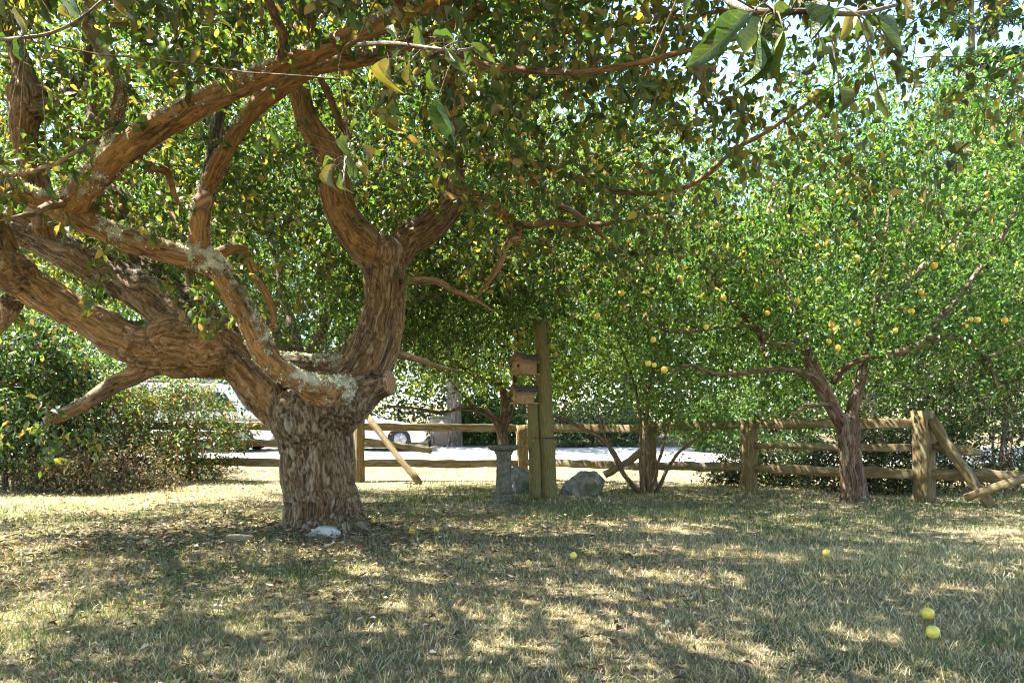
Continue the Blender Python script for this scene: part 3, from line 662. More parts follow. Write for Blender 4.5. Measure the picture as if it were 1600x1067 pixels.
for mk_, tp, sc in ((mask & inview, T_MID, 1.0), (mask & ~inview, T_FAR, 1.15)):
    link('crown', leaf_mesh('crown', tp, pos[mk_], ax[mk_], nr[mk_], sd[mk_], ln[mk_] * sc, wd[mk_] * sc, colors(mk_.sum(), (.065, .105, .028), .28, APPLE_ALT, .38, .1)), M['leaf'], apple, kind='stuff')
link('twig_growth', gA.twig_mesh('twig_growth', 4), M['apple_bark'], apple, kind='stuff')
print('apple leaves', len(pos), 'twigs', len(gA.paths))

# ================================================================ fruit
m_fruit, nt, b = new_mat('plum_skin')
v = coords(nt, 'Object'); f = noise_tex(nt, v, 14, 3, .6)
oi = N(nt, 'ShaderNodeObjectInfo'); f = mathn(nt, 'ADD', mathn(nt, 'MULTIPLY', f, .5), mathn(nt, 'MULTIPLY', oi.outputs['Random'], .55))
nt.links.new(ramp(nt, f, [(0.22, (.64, .33, .03)), (0.45, (.72, .47, .045)), (0.75, (.64, .53, .09))]), b.inputs['Base Color'])
b.inputs['Roughness'].default_value = .38; b.inputs['Subsurface Weight'].default_value = 0.0
def plum_mesh():
    n, m_ = 14, 9; vs, q, t = [], [], []
    for i in range(1, m_):
        th = math.pi * i / m_
        for j in range(n):
            ph = 2 * math.pi * j / n; cleft = 1 - .07 * math.exp(-((ph - math.pi) / .35) ** 2); rr = math.sin(th) * .5 * cleft
            vs.append((rr * math.cos(ph), rr * math.sin(ph), .53 * math.cos(th) - (.08 * math.exp(-(th / .4) ** 2)) + .5))
    a = len(vs); vs += [(0, 0, .93), (0, 0, -.03)]
    for i in range(m_ - 2):
        for j in range(n): q.append((i * n + j, (i + 1) * n + j, (i + 1) * n + (j + 1) % n, i * n + (j + 1) % n))
    for j in range(n):
        t.append((a, j, (j + 1) % n)); t.append((a + 1, (m_ - 2) * n + (j + 1) % n, (m_ - 2) * n + j))
    me = mesh_np('plum', np.array(vs), t, q, smooth=True); me.materials.append(m_fruit); return me
PLUM = plum_mesh()
mb = MB().tube([(0, 0, .9), (.03, 0, 1.2), (.02, .05, 1.6)], [.03, .022, .028], 5); STALK = mesh_np('stalk', np.concatenate(mb.v), np.concatenate(mb.t), np.concatenate(mb.q), smooth=True)
set_v(STALK, 'bark', np.concatenate(mb.v)); set_f(STALK, 'tone', np.zeros(len(STALK.vertices))); set_f(STALK, 'lich', np.zeros(len(STALK.vertices))); STALK.materials.append(M['plum_bark'])
def hang_plum(parent, p, s):
    o = link('plum', PLUM, None, parent); o.matrix_parent_inverse = Matrix()
    o.location = Vector(p) - Vector(parent.location); o.scale = (s, s, s * rng.uniform(.95, 1.1)); o.rotation_euler = (rng.normal(0, .2), rng.normal(0, .2), rng.uniform(0, 6.2))
    st = link('stalk', STALK, None, o); st.matrix_parent_inverse = Matrix()

# ================================================================ a general leafy tree
def leafy(name, label, cat, base, limb_defs, br_defs, bark, tone, lich, targets, ntip, tipspread, leaf, mat='leaf', voxel=.02, spacing=.05, tpl=T_FAR, group=None, twig_r=.006, droop=.3, maxlen=None, up=.8, trunkname='trunk', clump=None, gap=.0):
    root = thing(name, label, cat, base, group)
    L = [limb(n, .16) for n in limb_defs]
    if voxel:
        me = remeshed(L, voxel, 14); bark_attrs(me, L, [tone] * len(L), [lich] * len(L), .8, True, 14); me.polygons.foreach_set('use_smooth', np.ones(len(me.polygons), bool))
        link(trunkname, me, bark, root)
    elif L:
        mb = MB()
        for p, r in L: mb.tube(p, r, 10)
        me = mesh_np('trunk', np.concatenate(mb.v), np.concatenate(mb.t), np.concatenate(mb.q), smooth=True); bark_attrs(me, L, [tone] * len(L), [lich] * len(L), 1, False); link(trunkname, me, bark, root)
    br = branch_parts(br_defs, root, bark, tone, lich, .12, 7)
    g = Grow(L + br)
    g.to(targets, .2, .06, .12, twig_r, .0028)
    tips = np.array([q[0][-1] for q in g.paths])
    if ntip: g.to(tips[rng.integers(0, len(tips), ntip)] + rng.normal(0, tipspread, (ntip, 3)), .12, 0, .1, twig_r * .7, .002, maxlen or 1.0)
    pos, dr = g.leaf_sites(spacing, .15, 0, .03)
    if clump:
        nc, per, sg = clump; cc = tips[rng.integers(0, len(tips), nc)] + rng.normal(0, tipspread, (nc, 3)); cp = np.repeat(cc, per, 0) + rng.normal(0, sg, (nc * per, 3))
        pos = np.concatenate([pos, cp]); dr = np.concatenate([dr, unit(rng.normal(0, 1, cp.shape))])
    keep = (pos[:, 2] > ground_h(pos[:, 0], pos[:, 1]) + .05) & ~((np.abs(pos[:, 0] - .22) < .75) & (pos[:, 1] > 8.6) & (pos[:, 1] < 11.6) & (pos[:, 2] < 2.75)); pos, dr = pos[keep], dr[keep]
    cn = np.array([noise.noise(Vector(q * 1.15)) + .5 * noise.noise(Vector(q * 2.7)) for q in pos]); kk = (cn > -.30 + gap) | (rng.random(len(pos)) < .12); pos, dr, cn = pos[kk], dr[kk], cn[kk]
    ax, nr, sd = leaf_basis(len(pos), dr, up, droop); l0, l1, wr, base_c, alt, altp = leaf
    ln = rng.uniform(l0, l1, len(pos)); wd = ln * rng.uniform(wr * .8, wr * 1.2, len(pos))
    link('crown', leaf_mesh('crown', tpl, pos, ax, nr, sd, ln, wd, colors(len(pos), base_c, .28, alt, altp, .09) * np.exp(.45 * cn)[:, None]), M[mat], root, kind='stuff')
    link('twig_growth', g.twig_mesh('twig_growth', 3), bark, root, kind='stuff')
    print(name, len(pos), len(g.paths))
    return root, g

GREEN_ALT = [(.095, .165, .035), (.033, .072, .015), (.14, .185, .045)]
# --- yellow plum tree on the right
P_L = [
    [(1338, 795, 10.4, 66), (1336, 770, 10.4, 50), (1330, 725, 10.4, 42), (1324, 670, 10.4, 46), (1322, 650, 10.4, 40)],
    [(1326, 680, 10.4, 30), (1300, 635, 10.35, 28), (1275, 585, 10.3, 28), (1258, 545, 10.3, 26), (1250, 512, 10.3, 22), (1238, 470, 10.4, 14), (1215, 420, 10.6, 10)],
    [(1326, 680, 10.4, 32), (1334, 630, 10.4, 26), (1348, 580, 10.5, 21), (1358, 530, 10.6, 19), (1368, 480, 10.7, 15), (1378, 410, 10.8, 11), (1390, 320, 11, 9)],
    [(1256, 535, 10.3, 18), (1215, 540, 10.2, 17), (1188, 522, 10.1, 18), (1172, 508, 10.0, 15), (1120, 511, 9.8, 12), (1055, 520, 9.6, 9), (1000, 500, 9.4, 7)],
    [(1285, 605, 10.3, 18), (1255, 582, 10.2, 15), (1215, 576, 10.1, 14), (1170, 582, 9.9, 12), (1115, 584, 9.8, 11), (1078, 570, 9.7, 10), (1045, 585, 9.6, 8)],
    [(1300, 600, 10.4, 18), (1325, 572, 10.3, 15), (1365, 556, 10.2, 15), (1420, 548, 10.1, 18), (1445, 534, 10.1, 16), (1500, 528, 10.2, 12), (1540, 560, 10.2, 10), (1560, 610, 10.2, 8)],
    [(1200, 560, 10.1, 13), (1190, 530, 10.1, 12), (1225, 505, 10.2, 10), (1255, 500, 10.3, 9)],
    [(1340, 795, 10.4, 40), (1372, 792, 10.35, 12)], [(1330, 795, 10.4, 40), (1305, 793, 10.35, 12)],
]
P_B = [[(1294, 632, 10.3, 9), (1265, 634, 10.2, 8), (1230, 656, 10.1, 5)], [(1445, 534, 10.1, 12), (1500, 460, 10.0, 9), (1560, 380, 10.0, 7), (1600, 300, 10, 6)],
       [(1390, 320, 11, 9), (1420, 230, 11.2, 7), (1440, 140, 11.4, 5)], [(1215, 420, 10.6, 10), (1200, 340, 10.8, 8), (1230, 260, 11, 6), (1240, 190, 11.2, 5)],
       [(1172, 508, 10, 12), (1130, 450, 9.8, 9), (1080, 390, 9.6, 6)], [(1378, 410, 10.8, 10), (1330, 330, 10.6, 8), (1310, 260, 10.5, 6)],
       [(1540, 560, 10.2, 9), (1620, 520, 10.1, 7), (1700, 470, 10, 6)], [(1368, 480, 10.7, 12), (1480, 380, 11.4, 9), (1580, 250, 12, 7), (1620, 120, 12.4, 5)]]
def plum_targets(n):
    out = []
    while len(out) < n:
        q = np.array((rng.uniform(1.5, 10.5), rng.uniform(8.2, 14), rng.uniform(1.9, 7.2)))
        e = ((q[0] - 5.6) / 4.6) ** 2 + ((q[1] - 11) / 2.9) ** 2 + ((q[2] - 3.9) / 2.9) ** 2
        px = 800 + q[0] / q[1] * F; py = HZ - (q[2] - CAMH) / q[1] * F
        if e > 1 or e < .12: continue
        if q[2] < 2.3 and abs(q[0] - 5.2) < 1.8 and q[1] < 10.6: continue
        if q[2] > 5.2 and q[0] < 4.2: continue
        out.append(q)
    return np.array(out)
P_L = [[(a, b, y, w * .82) for a, b, y, w in q] for q in P_L]
plum, gP = leafy('plum_tree', 'bright green plum tree hung with yellow plums in front of the fence', 'tree', (5.24, 10.4, 0), P_L, P_B, M['plum_bark'], .35, .0,
    plum_targets(1000), 3600, .28, (.06, .10, .5, (.052, .118, .024), GREEN_ALT, .5), 'leaf', .03, .030, clump=(4200, 9, .10), gap=.1, droop=.5)
PL = [(1097, 340), (1108, 342), (1122, 353), (1221, 373), (1257, 364), (1278, 388), (1330, 380), (1338, 408), (1200, 493), (1247, 475), (1103, 515), (1013, 572), (1022, 574), (1038, 583), (973, 462), (934, 497), (1020, 535), (1300, 512), (1305, 520), (1297, 537), (1310, 548),
      (1340, 508), (1418, 487), (1424, 491), (1440, 461), (1509, 513), (1517, 503), (1523, 499), (1528, 504), (1570, 505), (1190, 430), (1160, 402), (1544, 306), (1330, 270), (1345, 300), (1300, 290), (1310, 305), (1322, 312), (1355, 296), (1232, 345), (1365, 430), (1460, 420), (1280, 440), (1400, 520), (1130, 470), (1060, 440)]
for i, (px, py) in enumerate(PL):
    hang_plum(plum, P(px, py, rng.uniform(8.3, 9.0)) , rng.uniform(.062, .085))

# --- small plum tree behind the bird bath
S_L = [[(790, 752, 13.6, 26), (788, 720, 13.6, 20), (786, 690, 13.6, 18), (784, 668, 13.6, 20)],
       [(785, 676, 13.6, 14), (770, 652, 13.5, 12), (752, 641, 13.4, 11), (720, 638, 13.2, 9), (690, 645, 13, 8), (650, 638, 12.8, 7), (605, 634, 12.6, 6)],
       [(786, 676, 13.6, 16), (788, 630, 13.6, 14), (782, 600, 13.6, 12), (755, 594, 13.5, 10), (725, 575, 13.4, 9), (700, 560, 13.4, 7), (650, 520, 13.4, 5)],
       [(786, 676, 13.6, 14), (797, 640, 13.6, 12), (804, 600, 13.6, 10), (808, 545, 13.6, 8), (812, 480, 13.6, 6)],
       [(752, 641, 13.4, 6), (730, 625, 13.2, 5), (700, 590, 13, 4), (680, 560, 13, 4)]]
small, gS = leafy('young_plum_tree', 'low spreading plum tree rising behind the stone bird bath', 'tree', (-.17, 13.6, 0), S_L[:1] + S_L[1:], [], M['plum_bark'], .3, .1,
    ellipsoid(420, (-.1, 13.8, 3.2), (3.2, 1.9, 1.9), 0, 2.0), 1300, .28, (.07, .11, .5, (.10, .165, .035), [(.17, .22, .05), (.06, .11, .025), (.22, .22, .05)], .5), 'leaf', .03, .045, clump=(800, 8, .12))
for px, py in [(805, 525), (812, 520), (820, 524), (815, 536), (790, 540), (800, 545), (826, 512), (660, 541), (663, 520), (880, 402), (783, 577), (869, 556), (862, 545), (920, 420)]:
    hang_plum(small, P(px, py, rng.uniform(12.0, 12.3)), rng.uniform(.07, .1))
# --- multi stemmed plum shrub by the fence
shrub_st = [[(1000, 770, 12.6, 12), (978, 745, 12.5, 9), (958, 705, 12.4, 8), (928, 678, 12.3, 7), (880, 655, 12.2, 6), (830, 640, 12.2, 4)],
            [(1004, 772, 12.6, 9), (1000, 710, 12.6, 7), (1001, 650, 12.6, 6), (985, 580, 12.6, 5), (960, 520, 12.6, 4)],
            [(1012, 774, 12.6, 12), (1013, 700, 12.6, 9), (1012, 640, 12.6, 8), (1020, 570, 12.6, 6), (1040, 500, 12.6, 4)],
            [(1024, 772, 12.6, 10), (1038, 742, 12.6, 8), (1055, 712, 12.5, 7), (1095, 680, 12.4, 5), (1130, 640, 12.4, 4)],
            [(1018, 772, 12.6, 9), (1030, 720, 12.7, 7), (1048, 650, 12.8, 5), (1075, 580, 12.9, 4)],
            [(996, 770, 12.6, 8), (970, 735, 12.8, 6), (948, 690, 13.0, 5), (930, 620, 13.2, 4)]]
shrub_st = [[(a, b, y, w * .75) for a, b, y, w in q] for q in shrub_st]
shrub, gSh = leafy('plum_thicket', 'many stemmed plum thicket sprouting beside the fence between two boulders and plum tree', 'shrub', (2.5, 12.6, 0), [], shrub_st, M['plum_bark'], .5, .2,
    np.concatenate([ellipsoid(300, (2.3, 12.9, 3.1), (2.3, 1.6, 1.7), 0, 1.55), ellipsoid(60, (3.3, 12.5, 1.6), (1.0, .8, .7), 0, .9)]), 1000, .25, (.055, .085, .5, (.075, .14, .03), GREEN_ALT, .5), 'leaf', 0, .045, clump=(600, 8, .12))
# --- willowy tree of fine twigs behind the apple trunk
W_L = [[(500, 770, 11.0, 40), (498, 700, 11.0, 32), (490, 620, 11.0, 30), (470, 560, 11.1, 24)],
       [(488, 615, 11, 20), (430, 530, 11, 17), (370, 430, 11, 15), (350, 330, 11, 13), (348, 230, 11, 11), (360, 120, 11, 9)],
       [(480, 580, 11, 18), (400, 480, 11.3, 15), (310, 390, 11.4, 14), (272, 300, 11.4, 12), (262, 220, 11.4, 10), (255, 120, 11.5, 8)],
       [(470, 560, 11.1, 18), (440, 450, 11.5, 14), (420, 330, 11.8, 11), (410, 220, 12, 8), (420, 100, 12.2, 6)],
       [(475, 570, 11.1, 18), (520, 480, 11.5, 14), (570, 360, 11.8, 11), (600, 260, 12, 8), (620, 150, 12.2, 6)],
       [(485, 600, 11, 14), (560, 520, 10.8, 11), (650, 470, 10.6, 9), (740, 440, 10.5, 7), (800, 400, 10.5, 5)],
       [(400, 480, 11.2, 12), (290, 420, 10.8, 10), (200, 400, 10.6, 7)]]
willow, gW = leafy('wild_cherry_tree', 'tangled green tree of fine twigs growing behind the apple trunk', 'tree', (-3.1, 11.0, 0), W_L, [], M['far_bark'], .2, .05,
    np.concatenate([ellipsoid(760, (-3.2, 11.6, 5.2), (4.2, 2.3, 3.5), 0, 2.1), ellipsoid(240, (-.9, 11.5, 3.6), (2.0, 1.5, 1.5), 0, 2.2)]), 3000, .3, (.065, .11, .44, (.06, .11, .025), [(.14, .19, .05), (.04, .075, .018)], .5), 'leaf', 0, .055, droop=.5, clump=(4500, 10, .16))

# ================================================================ shrubs and hedges
def bush(name, label, c, r, n, leafdef, mat='glossy_leaf', stems=7, cat='shrub', spacing=.05, ntip=900, tipspread=.16, zlow=.15, group=None):
    c = np.array(c, float); z0 = float(ground_h(c[0], c[1])); defs = []
    def topx(q): return (800 + q[0] / q[1] * F, HZ - (q[2] - CAMH) / q[1] * F, q[1])
    for i in range(stems):
        a = rng.uniform(0, 6.28); k = rng.uniform(.2, .7); b0 = np.array((c[0] + .25 * r[0] * math.cos(a), c[1] + .2 * r[1] * math.sin(a), z0 - .03))
        e = np.array((c[0] + k * r[0] * math.cos(a), c[1] + k * r[1] * math.sin(a), z0 + (c[2] - z0) * rng.uniform(.9, 1.5))); m_ = (b0 + e) / 2 + rng.normal(0, .1, 3)
        defs.append([(*topx(q), w * F / q[1]) for q, w in ((b0, .06), (m_, .045), (e, .02))])
    t = ellipsoid(n, c, r, .35, z0 + zlow)
    return leafy(name, label, cat, (c[0], c[1], z0), [], defs, M['far_bark'], .3, 0, t, ntip, tipspread, leafdef, mat, 0, spacing, maxlen=.7, droop=.15, group=group, clump=(int(n * 3.2), 7, .13))
RH = (.06, .11, .4, (.08, .13, .035), [(.13, .19, .05), (.26, .09, .035), (.05, .07, .025), (.22, .20, .08), (.15, .09, .04)], .5)
bush('rhododendron', 'rounded leafy hedge bush with some reddish leaves left of apple trunk', (-7.9, 15.0, 1.05), (2.1, 1.0, 1.25), 420, RH, stems=10, ntip=1500)
bush('laurel_shrub', 'tall dark glossy shrub at the left edge below the apple limbs', (-9.4, 13.2, 1.5), (1.5, 1.3, 1.75), 420, (.09, .15, .48, (.045, .09, .028), [(.09, .15, .035), (.16, .20, .06), (.025, .05, .015), (.14, .08, .035)], .5), stems=8, ntip=600)
bush('brown_brush', 'low brushy shrub with dry brown twigs under the tall left shrub', (-7.6, 12.6, .3), (1.6, .5, .5), 200, (.05, .09, .35, (.10, .075, .035), [(.20, .13, .06), (.06, .09, .03), (.30, .24, .15)], .6), 'litter', stems=12, ntip=500, zlow=.03)
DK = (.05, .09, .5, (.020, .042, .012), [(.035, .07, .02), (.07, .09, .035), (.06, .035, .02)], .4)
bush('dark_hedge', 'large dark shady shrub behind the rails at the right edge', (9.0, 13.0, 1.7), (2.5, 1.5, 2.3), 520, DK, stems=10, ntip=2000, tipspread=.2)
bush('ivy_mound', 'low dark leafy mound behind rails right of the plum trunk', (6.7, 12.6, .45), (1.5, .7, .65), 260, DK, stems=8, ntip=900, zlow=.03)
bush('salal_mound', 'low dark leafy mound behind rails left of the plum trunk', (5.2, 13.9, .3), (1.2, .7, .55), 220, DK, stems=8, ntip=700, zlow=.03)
bush('roadside_bush', 'green bush across the driveway right of the background trunk', (-1.1, 25.2, 1.2), (1.5, .8, 1.1), 240, (.09, .15, .5, (.05, .11, .025), GREEN_ALT, .4), stems=6, ntip=700, tipspread=.2)
bush('pale_bank_shrub', 'loose pale shrub on the bank between the bird house pole and thicket', (2.9, 23.6, 1.1), (2.2, .9, .85), 260, (.08, .14, .4, (.09, .14, .05), [(.25, .27, .13), (.06, .1, .03)], .5), stems=8, ntip=800, tipspread=.2)
bush('bank_shrub', 'mid green shrub on the bank behind the right boulder rails', (7.2, 21.0, 1.2), (2.4, 1.1, 1.2), 280, (.08, .14, .45, (.06, .12, .03), GREEN_ALT, .4), stems=8, ntip=900, tipspread=.2)

# ================================================================ background trees
def bg_tree(name, label, x, y, h, crown_c, crown_r, n, ntip, leaf, trunk_w=.45, spread=.55, spacing=.16, zmin=None):
    z0 = float(ground_h(x, y)); W = lambda q, w: (800 + q[0] / q[1] * F, HZ - (q[2] - CAMH) / q[1] * F, q[1], w * F / q[1])
    c = np.array(crown_c); top = np.array((x + rng.normal(0, .3), y, h * .92))
    defs = [[W((x, y, z0 - .1), trunk_w * 1.3), W((x, y, z0 + .6), trunk_w), W((x + rng.normal(0, .15), y, z0 + h * .35), trunk_w * .8), W((x + rng.normal(0, .3), y, h * .65), trunk_w * .45), W(top, .1)]]
    for i in range(9):
        a = i * 2.4 + rng.uniform(-.4, .4); zz = z0 + h * (.22 + .065 * i); k = .75 * (1 - .06 * i)
        e = np.array((c[0] + crown_r[0] * k * math.cos(a), c[1] + crown_r[1] * k * math.sin(a), zz + h * .14)); m_ = np.array((x, y, zz)) * .5 + e * .5 + np.array((0, 0, -.2))
        defs.append([W((x, y, zz), trunk_w * .35), W(m_, trunk_w * .22), W(e, .05)])
    return leafy(name, label, 'tree', (x, y, z0), defs, [], M['far_bark'], .1, 0, ellipsoid(n, c, crown_r, .3, zmin or z0 + 1.5), 0, spread, leaf, 'leaf', 0, spacing, group='trees beyond the driveway', twig_r=.012, maxlen=2.2, clump=(ntip, 12, .3))
BL = (.13, .23, .5, (.050, .092, .021), [(.10, .15, .035), (.032, .062, .015), (.13, .17, .045)], .5)
bg_tree('alder_tree', 'tall broad tree beyond the driveway with grey trunk right of the wheeled bin', -2.02, 24.2, 13, (-2.0, 24.6, 8.0), (5.0, 3.5, 5.2), 420, 2200, BL, .52)
bg_tree('maple_tree', 'tall leafy tree beyond the white van at far left', -14.5, 27, 15, (-14.5, 27, 8), (6, 4, 6.6), 420, 2200, BL)
bg_tree('ash_tree', 'tall leafy tree behind the parked white car', -8.0, 28.5, 16, (-8, 28.5, 9), (5.4, 4, 6.8), 420, 2200, BL)
bg_tree('oak_tree', 'tall leafy tree on the bank behind the bird house pole', 4.5, 26.5, 14, (4.5, 26.5, 7.2), (5.4, 4, 6.2), 460, 2400, BL)
bg_tree('hawthorn_tree', 'leafy tree behind the fruiting plum tree at the right', 11.5, 22.0, 9.5, (11.5, 21.5, 5.2), (5.2, 3.4, 4.3), 420, 2200, BL)
bg_tree('hazel_tree', 'leafy tree standing behind the dark right hedge', 14.6, 17.0, 9.8, (14.2, 16.4, 5.6), (4.2, 2.8, 4.2), 420, 2200, (.09, .15, .5, (.055, .11, .024), GREEN_ALT, .5))
bg_tree('elder_tree', 'leafy tree behind the tall dark shrub at far left', -13.2, 17.0, 8, (-13.0, 17, 4.6), (3.4, 2.6, 3.6), 360, 1800, (.09, .15, .5, (.08, .13, .035), GREEN_ALT, .5))
bg_tree('birch_tree', 'tall leafy tree far back between the car and the pole', 0.5, 33, 18, (.5, 33, 10), (6, 4, 8), 380, 2000, BL)

def woods():
    P_, L_ = [], []
    n = 62000; x = rng.uniform(-48, 46, n); y = rng.uniform(37, 43, n)
    top = np.array([(27 if a < 5 else 21 if a < 10 else 14) + 3.5 * noise.noise(Vector((a * .22, 0, 0))) + 1.5 * noise.noise(Vector((a * .9, 5, 0))) for a in x])
    z = ground_h(x, y) + rng.random(n) ** .8 * (top - ground_h(x, y)); cl = np.array([noise.noise(Vector((a * .8, b, c * .8))) for a, b, c in zip(x, y, z)])
    k = cl > -.34; P_.append(np.stack([x, y, z], 1)[k]); L_.append(rng.uniform(.36, .62, k.sum()))
    n = 26000; x = rng.uniform(-32, 30, n); y = rng.uniform(28.5, 31.5, n); top = np.array([3.4 + 1.5 * noise.noise(Vector((a * .4, 9, 0))) for a in x]); z = ground_h(x, y) + .02 + rng.random(n) * top
    P_.append(np.stack([x, y, z], 1)); L_.append(rng.uniform(.14, .26, n))
    pos = np.concatenate(P_); ln = np.concatenate(L_); n = len(pos); ax, nr, sd = leaf_basis(n, rng.normal(0, 1, (n, 3)), .7, .2)
    link('far_woods', leaf_mesh('far_woods', T_FAR, pos, ax, nr, sd, ln, ln * .55, colors(n, (.042, .08, .022), .3, GREEN_ALT, .4)), M['leaf'], kind='stuff', label='dense far wood and undergrowth closing the view beyond the driveway', category='wood')
woods()
def conifer(name, label, x, y, h, r):
    z0 = float(ground_h(x, y)); root = thing(name, label, 'tree', (x, y, z0))
    p, rr = spline(np.array([(x, y, z0 - .1), (x + .1, y, z0 + h * .4), (x - .1, y, z0 + h * .75), (x, y, z0 + h)]), np.array([.45, .33, .18, .03]), .5)
    v, q, t = tube(p, rr, 10); me = mesh_np('trunk', v, t, q, smooth=True); bark_attrs(me, [(p, rr)], [.2], [0], 1, False); link('trunk', me, M['far_bark'], root)
    pos, ax, paths = [], [], []
    for i in range(130):
        u = rng.uniform(.3, .99); z = z0 + h * u; a = rng.uniform(0, 6.28); L = r * (1.08 - u) ** .75 * rng.uniform(.6, 1.15)
        tt = np.linspace(0, 1, 9)[:, None]; d = np.array((math.cos(a), math.sin(a), 0.1)); pts = np.array((x, y, z)) + d * L * tt; pts[:, 2] -= (.28 * L * tt[:, 0] ** 2)
        paths.append((pts, np.linspace(.05, .008, 9)))
        for s in range(2, 9):
            for side in (-1, 1):
                sd = np.array((-d[1], d[0], 0)) * side * .8 + d * .6; l = L * .38 * (1 - s / 11)
                m_ = 15; w = rng.uniform(0, 1, (m_, 1)); pos.append(pts[s] + sd * l * w + np.stack([rng.normal(0, .07, m_), rng.normal(0, .07, m_), rng.normal(-.06, .1, m_)], 1)); ax.append(np.tile(sd, (m_, 1)))
    mb = MB()
    for a, b in paths: mb.tube(a, b, 4, False)
    v = np.concatenate(mb.v); me = mesh_np('bough_growth', v, None, np.concatenate(mb.q), smooth=True); set_f(me, 'ridge', np.full(len(v), .5)); set_v(me, 'bark', v); set_f(me, 'tone', np.zeros(len(v))); set_f(me, 'lich', np.full(len(v), .2)); link('bough_growth', me, M['far_bark'], root, kind='stuff')
    pos = np.concatenate(pos); ax = np.concatenate(ax); n = len(pos); a_, nr, sd = leaf_basis(n, ax, .6, .3, .7); ln = rng.uniform(.2, .42, n)
    link('crown', leaf_mesh('crown', T_FAR, pos, a_, nr, sd, ln, ln * .28, colors(n, (.035, .07, .035), .3, [(.07, .11, .05)], .3)), M['needle'], root, kind='stuff')
conifer('fir_tree', 'tall dark fir tree rising into the sky at top right', 27.0, 40.0, 31, 5.2)
conifer('fir_tree', 'dark fir tree right of the tall fir, mostly behind plum leaves', 33.5, 41.0, 33, 5.0)

# ================================================================ FENCE
def wood_mat(name, a, b_, c3, sc=(1, 1, 1)):
    return simple_mat(name, a, b_, 7, .85, .55, .012, sc, 0, c3, .2)
M['rail_wood'] = wood_mat('rail_wood', (.075, .052, .021), (.205, .148, .066), (.19, .16, .095), (1, 6, 6))
M['post_wood'] = wood_mat('post_wood', (.12, .075, .032), (.27, .185, .085), (.19, .17, .09), (6, 6, 1))
fence = thing('rail_fence', 'weathered split rail fence with thick posts running behind the trees', 'fence', (0.22, 15.8, 0))
def beam(name, mat, a, b_, hw, hh, parent, seg=9, jit=.012, roll=0.0, taper=0.0):
    """hewn timber from a to b: half width across, half height up; own local axes so the grain runs along it"""
    a = np.array(a, float); b_ = np.array(b_, float); L = np.linalg.norm(b_ - a); d = (b_ - a) / L
    up = np.array((0, 0, 1.0)); up = up if abs(d[2]) < .95 else np.array((0, 1.0, 0)); s = unit(np.cross(up, d)); u = np.cross(d, s)
    s2 = s * math.cos(roll) + u * math.sin(roll); u2 = -s * math.sin(roll) + u * math.cos(roll)
    prof = [(-1, -.86), (-.86, -1), (.86, -1), (1, -.86), (1, .86), (.86, 1), (-.86, 1), (-1, .86)]; V = []; bow = rng.normal(0, jit, 2)
    for i in range(seg + 1):
        t = i / seg; k = 1 + rng.normal(0, .05); e = 1 - taper * (abs(t - .5) * 2) ** 6; o = rng.normal(0, jit * .5, 2) + bow * math.sin(t * math.pi)
        for (x, z) in prof: V.append((t * L, x * hw * k * e + o[0] + rng.normal(0, .003), z * hh * k * e + o[1] + rng.normal(0, .003)))
    m_ = len(prof); q = [(i * m_ + j, (i + 1) * m_ + j, (i + 1) * m_ + (j + 1) % m_, i * m_ + (j + 1) % m_) for i in range(seg) for j in range(m_)]
    n0 = len(V); V += [(0, 0, 0), (L, 0, 0)]; t = [(n0, j, (j + 1) % m_) for j in range(m_)] + [(n0 + 1, seg * m_ + (j + 1) % m_, seg * m_ + j) for j in range(m_)]
    me = mesh_np(name, np.array(V), t, q); o = link(name, me, mat, parent)
    Mw = Matrix(((d[0], s2[0], u2[0], a[0]), (d[1], s2[1], u2[1], a[1]), (d[2], s2[2], u2[2], a[2]), (0, 0, 0, 1)))
    if parent is not None:
        o.matrix_parent_inverse = Matrix(); o.matrix_basis = Matrix.Translation(-Vector(parent.location)) @ Mw
    else: o.matrix_world = Mw
    return o
def gz(x, y): return float(ground_h(x, y))
POSTS = [(-11.0, 15.9, 1.3, .1, 0), (-7.3, 15.6, 1.3, .1, 0), (-3.42, 15.2, 1.42, .105, .75), (.22, 15.9, 1.28, .12, .2), (2.75, 13.7, 1.32, .115, .4), (4.3, 12.4, 1.22, .115, .3), (6.38, 10.6, 1.42, .125, .55), (8.1, 9.3, 1.4, .12, .6)]
for x, y, h, hw, roll in POSTS:
    z = gz(x, y); a = (x, y, z - .12); b_ = (x + rng.normal(0, .012), y + rng.normal(0, .012), z + h)
    beam('post', M['post_wood' if False else 'rail_wood'], a, b_, hw, hw, fence, 8, .008, roll)
def rail(i, j, za, zb, hh, ta=0, tb=1, dz=(0, 0)):
    a = np.array(POSTS[i][:2]); b_ = np.array(POSTS[j][:2]); n = unit(np.array((-(b_ - a)[1], (b_ - a)[0]))); p0 = a + (b_ - a) * ta; p1 = a + (b_ - a) * tb
    return beam('rail', M['rail_wood'], (*p0, gz(*p0) + za), (*p1, gz(*p1) + zb), .045, hh, fence, 11, .012, 0, .25)
for i, j in ((0, 1), (1, 2), (2, 3), (3, 4), (4, 5), (5, 6)):
    rail(i, j, 1.22, 1.22 if j != 4 else 1.16, .085); rail(i, j, .43, .40 + (.04 if j > 4 else 0), .085)
rail(0, 1, .83, .83, .06); rail(1, 2, .84, .84, .06); rail(2, 3, .92, .66, .065, .02, .44); rail(3, 4, .80, .84, .055, 0, .3); rail(5, 6, .84, .84, .06)
rail(6, 7, .45, .46, .09); beam('rail', M['rail_wood'], P(1455, 697, 10.55), P(1532, 707, 10.0), .045, .065, fence, 6, .01, 0, .4)
beam('brace', M['rail_wood'], P(572, 648, 15.0), P(656, 756, 13.9), .04, .062, fence, 8, .012)
